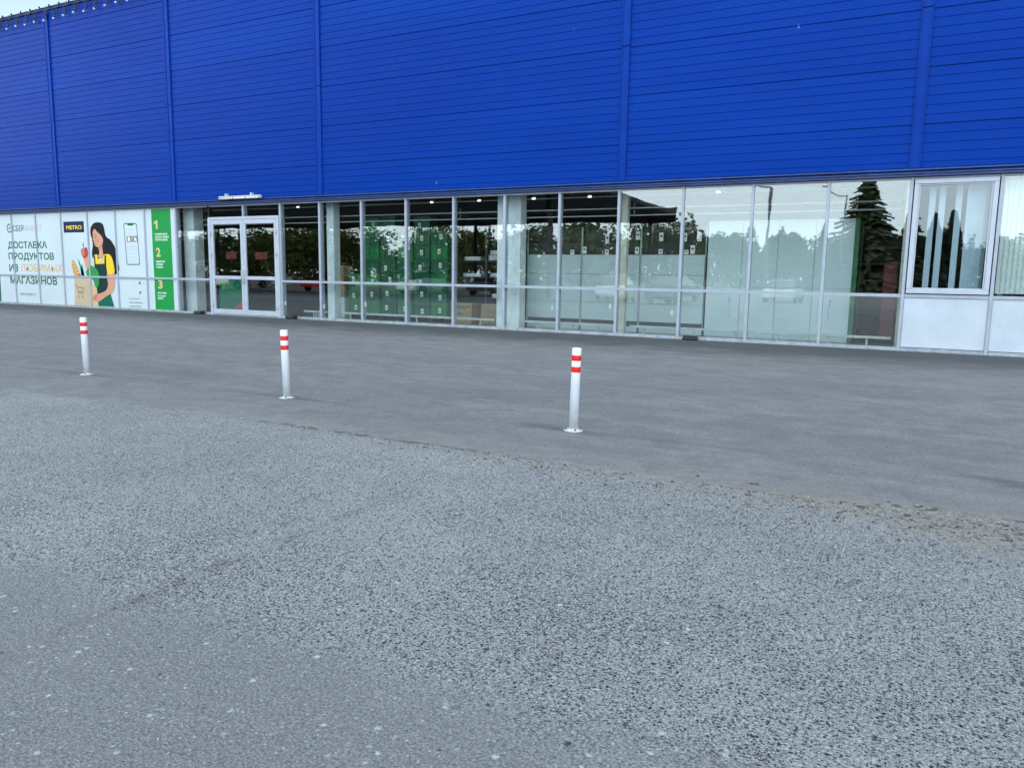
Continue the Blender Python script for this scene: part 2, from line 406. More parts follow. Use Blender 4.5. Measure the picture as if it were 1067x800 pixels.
def flat(parent, name, pts, layer, mat, smooth=True, y=17.2585):
    m = MB(); P = smooth_poly(pts) if smooth else pts
    m.slab_xz(P, y - .0007*layer, .0006)
    return m.build(name, mat, parent)

# ------------------------------------------------------------------ dimensions of the facade
X0, MOD, YG = -30.44, 1.5075, 17.27            # first mullion, module, glass plane
def mx(n): return X0 + MOD*n
NA, NB = -8, 27                                 # modules built
YC = 17.12                                      # face of the blue cladding
ZT = 10.19                                      # roof edge
SEAMS = [-51.6, -45.5, -39.4, -33.35, -27.29, -21.25, -15.2, -6.23, -.27, 5.8, 11.8, 17.9, 24., 30., 36.]

store = empty('store_building', (-15, 17.27, 0), 'long store hall clad in blue ribbed sheet above a strip of shop windows', 'building')

# cladding: one ribbed panel per bay
def clad_profile():
    pr = []; zb = 3.56; z = zb
    joints = [3.314+1.047*k for k in range(0, 8)]
    marks = []
    for j in joints:
        for q in range(6):
            marks.append((j+q*.1745, q == 0))
    pr.append((YC, zb))
    for zc, deep in marks:
        if zc < zb+.03 or zc > ZT-.05: continue
        w, d = (.013, .020) if deep else (.011, .010)
        pr += [(YC, zc-w), (YC+d, zc-w*.45), (YC+d, zc+w*.45), (YC, zc+w)]
    pr.append((YC, ZT))
    pr += [(YC+.10, ZT), (YC+.10, zb)]
    return pr
PR = clad_profile()
for a, b in zip(SEAMS, SEAMS[1:]):
    MB().profile_x(PR, a+.004, b-.004).build('cladding_panel', M['blue'], store)
for s in SEAMS[1:-1]:
    m = MB()
    for z0, z1, o in ((3.555, 6.48, 0), (6.50, ZT-.02, -.006)):
        m.profile_x([(YC-.003, z0), (YC-.003, z1), (YC-.022+o, z1), (YC-.022+o, z0)], s-.085, s+.085)
        for e in (-1, 1):   # raised folds at both edges
            m.box(s+e*.085-.010, s+e*.085+.010, YC-.036+o, YC-.002, z0+.001, z1-.001)
    m.build('cover_strip', M['blue_trim'], store)
# drip flashing below the cladding: two stepped lips and a soffit
XA, XB = mx(NA), mx(NB)
MB().profile_x([(YC-.035, 3.515), (YC-.035, 3.535), (YC+.02, 3.557), (YC+.10, 3.557), (YC+.10, 3.515)], XA, XB).build('drip_flashing', M['blue_dark'], store)
MB().profile_x([(YC-.012, 3.452), (YC-.012, 3.468), (YC+.03, 3.512), (YC+.13, 3.512), (YC+.13, 3.452)], XA, XB).build('drip_flashing', M['blue_dark'], store)
MB().box(XA, XB, YC+.03, YC+.30, 3.405, 3.449).build('soffit_strip', M['blue_dark'], store)
MB().box(XA, XB, YC+.18, YC+.40, 3.452, 3.95).build('lintel', M['dark_wall'], store)
MB().profile_x([(YC-.05, ZT-.06), (YC-.05, ZT+.035), (YC+.30, ZT+.05), (YC+.30, ZT+.001), (YC-.03, ZT+.001), (YC-.03, ZT-.06)], SEAMS[0], SEAMS[-1]).build('parapet_cap', M['blue_dark'], store)
# body of the hall
MB().box(SEAMS[0], SEAMS[-1], YC+.31, 62, ZT-.45, ZT-.2).build('roof', M['dark_wall'], store)
MB().box(SEAMS[0], SEAMS[-1], YC+.104, YC+.30, 3.96, ZT-.002).build('parapet_wall', M['dark_wall'], store)
MB().box(SEAMS[0], SEAMS[0]+.3, YC+.31, 62, 0, ZT-.46).build('side_wall', M['blue_trim'], store)
MB().box(SEAMS[-1]-.3, SEAMS[-1], YC+.31, 62, 0, ZT-.46).build('side_wall', M['blue_trim'], store)
MB().box(SEAMS[0], SEAMS[-1], 62.01, 62.3, 0, ZT).build('rear_wall', M['blue_trim'], store)
MB().box(SEAMS[0]+.31, SEAMS[-1]-.31, 28.0, 28.2, 0, 3.95).build('inner_wall', M['dark_wall'], store)
MB().box(SEAMS[0]+.31, SEAMS[-1]-.31, YG+.2, 61.9, 3.97, 4.1).build('ceiling', M['ceil'], store)
MB().box(SEAMS[0]+.31, SEAMS[-1]-.31, YG+.15, 61.9, -.2, .03).build('floor_slab', M['concrete'], store)
for xa, xb in ((SEAMS[0], XA-.04), (XB+.04, SEAMS[-1])):
    MB().box(xa, xb, YG-.02, YG+.15, 0, 3.55).build('plinth_wall', M['blue_trim'], store)
# pipes under the ceiling, just behind the glass
for z in (3.325, 3.03, 2.86):
    m = MB(); m.cyl((XA+.5, 18.0, z), (-.45, 18.0, z), .017, n=10)
    for k in range(10): m.cyl((XA+2+k*4.9, 18.0, z), (XA+2+k*4.9, 18.0, z+.12), .008, n=6)
    m.build('ceiling_pipe', M['pipe'], store)
# columns inside
for xa, xb, ya, yb, mt in ((-21.5, -21.0, 17.62, 18.0, 'white_wall'), (-15.43, -15.17, 17.62, 17.9, 'white_wall'), (-9.74, -9.07, 17.62, 17.95, 'white_wall'),
                           (-6.40, -6.22, 17.60, 17.75, 'beige'), (-.375, -.285, 17.55, 17.62, 'beige'), (6.0, 6.5, 17.62, 17.95, 'white_wall'), (-33.6, -33.1, 17.62, 17.95, 'white_wall')):
    MB().box(xa, xb, ya, yb, .03, 3.97, .008).build('column', M[mt], store)

# ------------------------------------------------------------------ windows, module by module
def pane_mesh(m, x0, x1, z0, z1, y, t=.008, bow=.0, nx=8, nz=8, tilt=0.):
    for side in (0, 1):
        g = []
        for j in range(nz+1):
            row = []
            for i in range(nx+1):
                u, v = i/nx*2-1, j/nz*2-1
                d = bow*(1-u*u)*(1-v*v)+tilt*u*(x1-x0)/2
                row.append(m.bm.verts.new((x0+(x1-x0)*i/nx, y+t*side+d, z0+(z1-z0)*j/nz)))
            g.append(row)
        for j in range(nz):
            for i in range(nx):
                f = m.bm.faces.new((g[j][i], g[j][i+1], g[j+1][i+1], g[j+1][i])); f.smooth = True
        if side == 0: g0 = g
        else:
            rim0 = [g0[0][i] for i in range(nx+1)]+[g0[j][nx] for j in range(1, nz+1)]+[g0[nz][i] for i in range(nx-1, -1, -1)]+[g0[j][0] for j in range(nz-1, 0, -1)]
            rim1 = [g[0][i] for i in range(nx+1)]+[g[j][nx] for j in range(1, nz+1)]+[g[nz][i] for i in range(nx-1, -1, -1)]+[g[j][0] for j in range(nz-1, 0, -1)]
            for a in range(len(rim0)):
                b = (a+1) % len(rim0); m.bm.faces.new([m.bm.verts.new(v.co) for v in (rim0[a], rim0[b], rim1[b], rim1[a])])
    return m

ZB, ZTR, ZH = .085, 1.105, 3.40     # top of sill, transom, head
def mullion(m, x, z0=.0, z1=ZH):
    m.box(x-.030, x+.030, YG-.042, YG-.003, z0, z1, .004)      # pressure cap
    m.box(x-.024, x+.024, YG-.002, YG+.135, z0+.01, z1)          # box section behind the glass line
SENSORS = {9: .455, 10: .41, 11: .52, 14: .61, 15: .70, 16: .60}
for n in range(NA, NB):
    xa, xb = mx(n), mx(n+1)
    if n in (7, 8): continue
    office = n >= 20
    m = MB(); mullion(m, xa)
    if n == NB-1: mullion(m, xb)
    if n == 6: mullion(m, xb)
    e = .032
    m.box(xa+e, xb-e, YG-.034, YG+.11, ZTR-.032, ZTR+.032, .003)   # transom
    m.box(xa+e, xb-e, YG-.026, YG+.11, ZH-.045, ZH-.002, .003)     # head
    w = m.build('window_frame', M['alu'], store)
    s = MB(); s.box(xa+e, xb-e, YG-.050, YG+.12, .0, ZB-.012, .004)
    s.build('window_sill', M['sill'], w)
    bw = lambda: random.choice((-1, 1))*random.uniform(.0008, .0024)
    if office:
        s = MB(); s.box(xa+e, xb-e, YG-.016, YG+.05, ZB, ZTR-.034, .006)
        s.build('spandrel_panel', M['white_panel'], w)
        if n in (20, 23):
            f = MB(); x0, x1, z0, z1 = xa+.05, xb-.05, ZTR+.05, ZH-.05
            for (p, q, r, u) in ((x0, x1, z0, z0+.085), (x0, x1, z1-.085, z1)):
                f.box(p, q, YG-.055, YG+.06, r, u, .008)
            for (p, q) in ((x0, x0+.085), (x1-.085, x1)):
                f.box(p, q, YG-.055, YG+.06, z0+.087, z1-.087, .008)
            for (p, q, r, u) in ((x0+.087, x1-.087, z0+.087, z0+.112), (x0+.087, x1-.087, z1-.112, z1-.087), (x0+.087, x0+.112, z0+.114, z1-.114), (x1-.112, x1-.087, z0+.114, z1-.114)):
                f.box(p, q, YG-.035, YG+.05, r, u, .004)
            f.build('opening_sash', M['white_pvc'], w)
            pane_mesh(MB(), x0+.113, x1-.113, z0+.113, z1-.113, YG-.005, bow=.001, tilt=-.023 if n == 20 else 0).build('pane', M['glass2'], w)
        else:
            pane_mesh(MB(), xa+e, xb-e, ZTR+.034, ZH-.047, YG, bow=bw()).build('pane', M['glass'], w)
    else:
        pane_mesh(MB(), xa+e, xb-e, ZTR+.034, ZH-.047, YG, bow=bw()).build('pane', M['glass'], w)
        pane_mesh(MB(), xa+e, xb-e, ZB, ZTR-.034, YG, bow=bw()*.5).build('pane', M['glass'], w)
        if n in SENSORS:
            x = xa+.06 if n < 12 else xb-.18
            MB().box(x, x+.055, YG+.012, YG+.03, SENSORS[n]-.06, SENSORS[n]+.06, .004).build('alarm_sensor', M['tagw'], w)

# entrance: frame, fanlights, two leaves
xa, xb = mx(7), mx(9)
m = MB(); mullion(m, mx(7)+.0, 2.98); mullion(m, mx(8), 3.04); 
m.box(xa+.04, mx(8)-.032, YG-.03, YG+.10, ZH-.045, ZH-.002, .003); m.box(mx(8)+.032, xb-.032, YG-.03, YG+.10, ZH-.045, ZH-.002, .003)
fan = m.build('fanlight_frame', M['alu'], store)
for p, q in ((xa, mx(8)), (mx(8), xb)):
    pane_mesh(MB(), p+.034, q-.034, 3.045, ZH-.047, YG, bow=.001).build('pane', M['glass'], fan)
m = MB()
m.box(xa+.032, xa+.115, YG-.075, YG+.09, .0, 3.03, .006); m.box(xb-.115, xb-.032, YG-.075, YG+.09, .0, 3.03, .006)
m.box(xa+.117, xb-.117, YG-.075, YG+.09, 2.945, 3.03, .006)
m.box(xa+.117, xb-.117, YG-.04, YG+.09, .0, .035, .004)
dframe = m.build('door_frame', M['white_pvc'], store)
xm = (xa+xb)/2
for k, (p, q) in enumerate(((xa+.121, xm-.004), (xm+.004, xb-.121))):
    m = MB(); yf, yb = YG-.066, YG-.006; st = .105
    zs = (.045, .20, 1.13, 1.235, 2.81, 2.94)
    m.box(p, p+st, yf, yb, zs[0], zs[5], .006); m.box(q-st, q, yf, yb, zs[0], zs[5], .006)
    for a, b in ((0, 1), (2, 3), (4, 5)): m.box(p+st+.002, q-st-.002, yf, yb, zs[a], zs[b], .005)
    leaf = m.build('door_leaf', M['white_pvc'], store)
    for a, b in ((1, 2), (3, 4)):
        pane_mesh(MB(), p+st+.002, q-st-.002, zs[a]+.002, zs[b]-.002, YG-.04, bow=.001).build('door_glass', M['glass'], leaf)
    hx = q-.05 if k == 0 else p+.05
    MB().tube([(hx, yf+.004, 1.02), (hx, yf-.05, 1.02), (hx, yf-.05, 1.42), (hx, yf+.004, 1.42)], .012, 8).build('handle', M['alu'], leaf)
    hg = MB(); ox = p+.012 if k == 0 else q-.012
    for z in (.32, 1.9, 2.55): hg.cyl((ox, yf-.012, z-.06), (ox, yf-.012, z+.06), .014, n=8)
    hg.build('hinge', M['alu'], leaf)
    sx = (-19.16, -18.71) if k == 0 else (-17.92, -17.43)
    MB().box(sx[0], sx[1], YG-.030, YG-.0285, 1.745, 1.97).build('door_sticker', M['red'], leaf)

# green poster inside the left door leaf
po = empty('door_poster', (-19, YG-.02, .62), 'dark green poster with a round emblem in the lower pane of the left door', 'poster')
MB().box(-19.52, -18.46, YG-.020, YG-.016, .215, 1.12).build('poster_sheet', M['g_dgreen'], po)
lettering(po, 'lettering', 'СБЕР', -19.17, -18.70, .84, .95, YG-.0205, M['g_leaf'], .01)
lettering(po, 'lettering', 'МАРКЕТ', -19.17, -18.53, .66, .77, YG-.0205, M['g_leaf'], .01)
MB().slab_xz([(-19.33+.09*math.cos(a*.3142), .89+.09*math.sin(a*.3142)) for a in range(20)], YG-.0215, .001).build('emblem', M['g_leaf'], po)
MB().slab_xz([(-18.9, .235), (-18.47, .235), (-18.47, .52)], YG-.0215, .001).build('red_corner', M['g_apple'], po)

# ------------------------------------------------------------------ printed film over the left panes
ban = empty('advertising_banner', (-26.5, 17.25, 0), 'white and green printed film advertising grocery delivery over the left shop windows', 'banner')
YF = 17.2585
for n in range(-2, 6):
    for z0, z1 in ((ZB-.008, ZTR-.034), (ZTR+.034, ZH-.047)):
        MB().box(mx(n)+.031, mx(n+1)-.031, YF, YF+.004, z0, z1).build('film_sheet', M['film_white'], ban)
T = [
 ('СБЕР', -30.40, -29.70, 2.735, 2.955, 'g_text', .012), ('МАРКЕТ', -29.62, -28.58, 2.74, 2.945, 'g_pale', .0),
 ('ДОСТАВКА', -30.80, -28.34, 2.055, 2.36, 'g_text', .022), ('ПРОДУКТОВ', -30.80, -27.97, 1.635, 1.945, 'g_text', .022),
 ('ИЗ', -30.81, -30.24, 1.235, 1.52, 'g_text', .022), ('ЛЮБИМЫХ', -30.07, -27.51, 1.25, 1.53, 'g_orange', .004),
 ('МАГАЗИНОВ', -30.80, -27.88, .775, 1.07, 'g_text', .022), ('sbermarket.ru', -30.22, -29.25, .355, .475, 'g_grey', .012)]
for s, a, b, z0, z1, mt, bd in T: lettering(ban, 'lettering', s, a, b, z0, z1, YF-.0005, M[mt], bd)
ring = MB()
N = 28
for i in range(N):
    a0, a1 = 2*math.pi*i/N, 2*math.pi*(i+1)/N
    if 2 <= i <= 4: continue
    pts = [(-30.62+r*math.cos(a), 2.853+r*math.sin(a)) for r, a in ((.17, a0), (.17, a1), (.125, a1), (.125, a0))]
    ring.slab_xz(pts, YF-.0012, .001)
ring.slab_xz([(-30.70, 2.87), (-30.63, 2.80), (-30.47, 2.93), (-30.47, 2.965), (-30.63, 2.84), (-30.70, 2.90)], YF-.0022, .0009)
ring.build('round_emblem', M['g_text'], ban)
flat(ban, 'green_field', [(-33.4, ZB), (-31.50, ZB), (-31.47, .6), (-31.46, ZTR-.036), (-33.4, ZTR-.036)], 1, M['g_dgreen'], False)
# dark badge
flat(ban, 'dark_badge', [(-27.29, 2.65), (-26.13, 2.65), (-26.13, 3.035), (-27.29, 3.035)], 1, M['g_navy'], False)
lettering(ban, 'lettering', 'METRO', -27.14, -26.26, 2.755, 2.90, YF-.0016, M['g_yellow'], .03)
# shopper picture, printed flat: layers of film
def art(name, pts, layer, mat, sm=True): return flat(ban, name, pts, layer, M[mat], sm)
art('printed_leek', [(-26.60, 1.74), (-26.50, 1.45), (-26.40, 1.10), (-26.25, 1.12), (-26.42, 1.50)], 1, 'g_leaf2')
art('printed_leek', [(-26.36, 1.55), (-26.46, 1.2), (-26.28, 1.15)], 1, 'g_leaf2')
art('printed_hair', [(-25.32, 2.985), (-25.58, 2.955), (-25.76, 2.80), (-25.79, 2.60), (-25.72, 2.40), (-25.70, 2.2), (-25.77, 1.95), (-25.74, 1.75), (-25.60, 1.70), (-25.3, 1.75), (-24.9, 1.65), (-24.72, 1.27), (-24.58, 1.19), (-24.42, 1.28), (-24.33, 1.42), (-24.44, 1.80), (-24.49, 2.10), (-24.70, 2.36), (-24.95, 2.50), (-25.02, 2.75), (-25.10, 2.92)], 1, 'g_black')
art('printed_face', [(-25.66, 2.66), (-25.66, 2.50), (-25.68, 2.42), (-25.63, 2.36), (-25.62, 2.27), (-25.55, 2.17), (-25.40, 2.12), (-25.36, 2.04), (-25.38, 1.90), (-25.45, 1.80), (-25.15, 1.72), (-25.16, 1.90), (-25.19, 2.18), (-25.12, 2.36), (-25.16, 2.46), (-25.24, 2.55), (-25.42, 2.66), (-25.55, 2.76)], 2, 'g_skin')
art('printed_neck_shade', [(-25.40, 2.12), (-25.36, 2.02), (-25.24, 2.16), (-25.22, 2.22)], 3, 'g_skin2')
art('printed_blush', [(-25.48, 2.34), (-25.38, 2.30), (-25.36, 2.38), (-25.44, 2.42)], 3, 'g_pink')
art('printed_eye', [(-25.58, 2.47), (-25.50, 2.455), (-25.47, 2.475), (-25.52, 2.485)], 3, 'g_black')
art('printed_eyebrow', [(-25.60, 2.55), (-25.50, 2.565), (-25.44, 2.545), (-25.50, 2.58)], 3, 'g_black')
art('printed_mouth', [(-25.58, 2.245), (-25.50, 2.235), (-25.47, 2.25), (-25.52, 2.265)], 3, 'g_apple')
art('printed_hair_lock', [(-25.55, 2.80), (-25.30, 2.72), (-25.14, 2.50), (-25.05, 2.62), (-25.2, 2.86), (-25.4, 2.92)], 4, 'g_black')
art('printed_shirt', [(-25.68, 1.80), (-25.58, 1.88), (-25.48, 1.87), (-25.44, 1.72), (-25.18, 1.70), (-25.14, 1.86), (-24.90, 1.90), (-24.73, 1.82), (-24.62, 1.55), (-24.60, 1.28), (-24.76, 1.21), (-25.02, 1.22), (-25.05, 1.5), (-25.66, 1.5)], 5, 'g_yellow')
art('printed_apron', [(-25.66, 1.84), (-25.60, 1.84), (-25.60, 1.55), (-25.12, 1.57), (-25.08, 1.86), (-25.0, 1.86), (-25.02, 1.45), (-24.97, 1.12), (-24.93, .80), (-24.86, .50), (-24.70, ZB+.005), (-25.60, ZB+.005), (-25.62, .6), (-25.68, 1.2)], 6, 'g_teal', False)
art('printed_skirt', [(-24.95, .62), (-24.86, .48), (-24.70, ZB+.005), (-25.58, ZB+.005), (-25.56, .35), (-25.3, .5)], 7, 'g_dgreen', False)
art('printed_greens', [(-26.16, 1.26), (-26.05, 1.42), (-25.90, 1.50), (-25.72, 1.46), (-25.55, 1.36), (-25.45, 1.20), (-25.46, 1.0), (-25.52, .80), (-25.66, .72), (-25.8, 1.0), (-26.1, 1.14)], 8, 'g_leaf')
art('printed_bread', [(-26.94, 1.62), (-26.86, 1.68), (-26.75, 1.60), (-26.52, 1.24), (-26.56, 1.10), (-26.80, 1.12), (-26.92, 1.4)], 8, 'g_bread')
for q in range(4):
    x, z = -26.86+q*.075, 1.58-q*.115
    art('printed_bread_mark', [(x-.05, z-.01), (x+.05, z+.035), (x+.06, z+.005), (x-.02, z-.045)], 9, 'g_bread2')
art('printed_tomato', [(-26.66, 1.12), (-26.5, 1.18), (-26.36, 1.10), (-26.5, 1.04)], 8, 'g_apple')
art('printed_bag', [(-26.85, 1.125), (-25.92, 1.115), (-25.86, .9), (-25.60, .70), (-25.57, ZB+.005), (-26.90, ZB+.005)], 10, 'g_bag', False)
art('printed_bag_side', [(-26.00, 1.116), (-25.92, 1.115), (-25.86, .9), (-25.60, .70), (-25.57, ZB+.005), (-25.98, ZB+.005)], 11, 'g_sand', False)
cm = MB()
def stroke(m, pts, w, y):
    for (x0, z0), (x1, z1) in zip(pts, pts[1:]):
        d = Vector((x1-x0, z1-z0)).normalized()*w/2; nx_, nz_ = -d.y, d.x
        m.slab_xz([(x0+nx_-d.x, z0+nz_-d.y), (x1+nx_+d.x, z1+nz_+d.y), (x1-nx_+d.x, z1-nz_+d.y), (x0-nx_-d.x, z0-nz_-d.y)], y, .0006)
for i, st in enumerate(([(-26.81, .83), (-26.73, .80), (-26.66, .52), (-26.38, .53)], [(-26.71, .72), (-26.36, .71), (-26.39, .58), (-26.67, .58)])):
    stroke(cm, st, .028, YF-.0085-.0008*i)
for x in (-26.65, -26.43): cm.slab_xz([(x+.035*math.cos(a*.6283), .40+.035*math.sin(a*.6283)) for a in range(10)], YF-.0087, .0006)
cm.build('printed_cart', M['g_bag2'], ban)
art('printed_arm', [(-25.00, 1.24), (-24.78, 1.20), (-24.60, 1.28), (-24.60, .95), (-24.68, .68), (-24.85, .55), (-25.15, .42), (-25.50, .26), (-25.70, .25), (-25.86, .33), (-25.80, .42), (-25.62, .50), (-25.40, .55), (-25.12, .64), (-24.98, .82), (-25.0, 1.05)], 12, 'g_skin')
art('printed_fingers', [(-25.86, .33), (-25.80, .44), (-25.62, .52), (-25.60, .40), (-25.72, .30)], 13, 'g_pink')
art('printed_forearm', [(-26.26, 1.80), (-26.02, 1.80), (-25.98, 1.62), (-25.98, 1.44), (-26.14, 1.40), (-26.22, 1.62)], 9, 'g_skin')
art('printed_apple', [(-26.20, 2.10), (-26.05, 2.13), (-25.99, 1.98), (-26.02, 1.82), (-26.14, 1.75), (-26.26, 1.78), (-26.36, 1.92), (-26.34, 2.07)], 10, 'g_apple')
art('printed_apple_shine', [(-26.30, 2.05), (-26.18, 2.08), (-26.20, 1.84), (-26.31, 1.90)], 11, 'g_pink')
art('printed_stem', [(-26.20, 2.10), (-26.18, 2.10), (-26.22, 2.29), (-26.26, 2.22)], 11, 'g_leaf')
# phone picture
ph = MB()
stroke(ph, [(-23.98, 2.86), (-23.94, 2.915), (-23.37, 2.905), (-23.325, 2.86), (-23.265, 1.60), (-23.30, 1.555), (-23.88, 1.55), (-23.92, 1.60), (-23.98, 2.86)], .03, YF-.0012)
ph.slab_xz([(-23.80, 2.905), (-23.47, 2.900), (-23.50, 2.845), (-23.78, 2.848)], YF-.002, .0006)
ph.build('printed_phone', M['g_text'], ban)
flat(ban, 'printed_photo', [(-23.87, 2.50), (-23.31, 2.50), (-23.30, 2.30), (-23.87, 2.30)], 1, M['g_grey'], False)
for i in range(3):
    flat(ban, 'printed_photo', [(-23.80+i*.17, 2.47), (-23.72+i*.17, 2.47-.03*i), (-23.70+i*.17, 2.33), (-23.80+i*.17, 2.34)], 2, M['g_white'] if i != 1 else M['g_bread'], False)
ic = MB()
for r in range(2):
    for k in range(5): ic.slab_xz([(-23.87+k*.11, 2.17-r*.09), (-23.81+k*.11, 2.17-r*.09), (-23.81+k*.11, 2.12-r*.09), (-23.87+k*.11, 2.12-r*.09)], YF-.0012, .0006)
for k, (w, z) in enumerate(((.30, 2.72), (.38, 2.60), (.30, 1.93), (.42, 1.80), (.28, 1.68))):
    ic.slab_xz([(-23.80, z), (-23.80+w, z), (-23.80+w, z-.022), (-23.80, z-.022)], YF-.0012, .0006)
for z in (1.93, 1.80, 1.68): ic.slab_xz([(-23.88, z+.01), (-23.83, z+.01), (-23.83, z-.04), (-23.88, z-.04)], YF-.0012, .0006)
ic.build('printed_screen_icons', M['g_lgrey'], ban)
for z in (.98, .66): flat(ban, 'printed_badge', [(-23.36, z), (-23.27, z), (-23.27, z-.09), (-23.36, z-.09)], 1, M['g_leaf2'], False)
for s, a, b, z0, z1, bd in (('Скачивайте', -23.92, -23.33, .375, .44, 0), ('наше удобное', -23.90, -23.21, .235, .30, .03), ('приложение', -23.90, -23.29, .10, .165, .02)):
    lettering(ban, 'lettering', s, a, b, z0, z1, YF-.0005, M['g_grey'], bd)
# green strip with steps
for z0, z1 in ((ZB-.006, ZTR-.036), (ZTR+.036, ZH-.049)):
    flat(ban, 'green_strip', [(-22.57, z0), (-21.64, z0), (-21.64, z1), (-22.57, z1)], 1, M['g_green'], False)
flat(ban, 'numeral', [(-22.40, 2.71), (-22.28, 2.71), (-22.28, 2.99), (-22.35, 2.99), (-22.46, 2.93), (-22.46, 2.86), (-22.37, 2.90), (-22.37, 2.71)], 2, M['g_sand'], False)
for s, a, b, z0, z1 in (('2', -22.41, -22.20, 1.81, 2.11), ('3', -22.39, -22.17, .765, 1.06)):
    lettering(ban, 'numeral', s, a, b, z0, z1, YF-.0016, M['g_sand'], .035)
for rows, zt in ((('РАЗМЕСТИТЕ', 'ЗАКАЗ ЧЕРЕЗ', 'ПРИЛОЖЕНИЕ'), 2.575), (('ВЫБЕРИТЕ', 'ЛУЧШИЕ', 'ТОВАРЫ'), 1.685), (('ДОСТАВИМ', 'К ВАШЕЙ', 'ДВЕРИ'), .655)):
    for i, s in enumerate(rows):
        wd = .060*len(s) if len(s) > 8 else .054*len(s)
        lettering(ban, 'lettering', s, -22.43, -22.43+wd, zt-.06-i*.092, zt-i*.092, YF-.0016, M['g_white'], .03)

# ------------------------------------------------------------------ lamp over the door, string lights, bait boxes
la = empty('wall_lamp', (-18.26, 17.05, 3.58), 'long white tube lamp fixed to the blue wall above the glass doors', 'lamp')
MB().box(-19.12, -17.40, 16.99, 17.075, 3.585, 3.625, .01).build('housing', M['white_pvc'], la)
m = MB(); m.cyl((-19.05, 17.03, 3.565), (-17.47, 17.03, 3.565), .034, n=14); m.build('diffuser', M['lampwhite'], la)
for x in (-18.85, -17.80):
    MB().box(x-.03, x+.03, 17.02, YC-.001, 3.627, 3.70, .004).build('bracket', M['white_pvc'], la)
for x in (-19.10, -17.42): MB().cyl((x-.03, 17.03, 3.565), (x+.03, 17.03, 3.565), .038, n=14).build('end_cap', M['white_pvc'], la)
for x in (-18.52, -18.0): MB().cyl((x-.012, 17.03, 3.565), (x+.012, 17.03, 3.565), .0365, n=14).build('clip', M['slot'], la)

sl = empty('string_light', (-26, 17.05, ZT), 'string of clear bulbs on dark wire along the roof edge', 'string lights')
wm = MB(); xs = [-33.0+.545*i for i in range(23)]
wm.tube([(-33.4, 17.045, ZT+.01)]+[(x+.27, 17.045, ZT-.0+random.uniform(-.012, .012)) for x in xs], .012, 6)
for x in xs:
    zb = ZT-.36+random.uniform(-.04, .04); xx = x+.33+random.uniform(-.05, .05)
    for dx in (-.17, -.06, .10, .20):
        wm.cyl((xx+dx, 17.05, ZT-.01), (xx+random.uniform(-.02, .02), 17.055, zb+.06), .0085, n=5)
    wm.cyl((xx, 17.055, zb+.09), (xx, 17.055, zb+.01), .026, n=8)
    wm.cyl((x+.03, 17.035, ZT+.02), (x+.07, 17.03, ZT+.06), .026, n=8)
wm.build('wire', M['wire'], sl)
for x in xs:
    MB().ball((x-.02, 16.985, ZT+.005), .045, 2).build('bulb', M['bulb'], sl, True)
# lower row of bulbs
random.seed(7)
for x in xs:
    MB().ball((x+.30, 17.0, ZT-.40+random.uniform(-.03, .03)), .036, 2).build('bulb', M['bulb'], sl, True)

def bait(x, label):
    o = empty('bait_box', (x, 17.08, .008), label, 'bait box', 'black bait boxes along the facade')
    MB().box(x-.16, x+.16, 17.0, 17.19, .008, .085, .018).build('box_base', M['black'], o)
    MB().box(x-.15, x+.15, 17.01, 17.18, .0855, .115, .012).build('lid', M['black'], o)
bait(-20.28, 'black bait box at the foot of the glass between the banner and the doors')
bait(-16.38, 'black bait box at the foot of the dark glass just right of the doors')
bait(-4.47, 'black bait box at the foot of the glass in front of the pale shelves')

# ------------------------------------------------------------------ inside the shop
def spot(x, where):
    o = empty('spotlight', (x, 17.98, 3.325), 'small lit spotlight on the pipe '+where, 'spotlight', 'spotlights on the ceiling pipe')
    MB().box(x-.05, x+.05, 17.90, 17.975, 3.30, 3.37, .006).build('housing', M['white_pvc'], o)
    MB().box(x-.045, x+.045, 17.885, 17.8985, 3.305, 3.335, .003).build('lens', M['spot'], o)
for x, wh in ((-21.3, 'above the white column beside the banner'), (-16.77, 'behind the dark glass right of the doors'), (-11.95, 'above the right-hand green crates'), (-10.45, 'left of the wide white column'),
              (-8.85, 'just right of the wide white column'), (-7.32, 'above the low shelves by the thin cream post'), (-4.2, 'above the join of low shelves and tall boards')):
    spot(x, wh)

def rail(x0, x1, where):
    o = empty('guard_rail', ((x0+x1)/2, 17.72, .03), 'low white rail behind the glass, '+where, 'rail', 'low rails behind the glass')
    MB().box(x0, x1, 17.70, 17.745, .19, .245, .006).build('rail_bar', M['pipe'], o)
    for x in (x0+.35, (x0+x1)/2+.1, x1-.45):
        MB().box(x-.02, x+.02, 17.747, 17.785, .03, .235).build('post', M['pipe'], o)
rail(-16.45, -15.55, 'in the dark bay right of the doors'); rail(-15.05, -9.85, 'in front of the green crates')
rail(-8.95, -6.50, 'between the wide white column and the thin post'); rail(-6.12, -3.2, 'before the shelves right of the thin cream post')
rail(-3.05, -.45, 'in front of the tall boards and the dark gap')

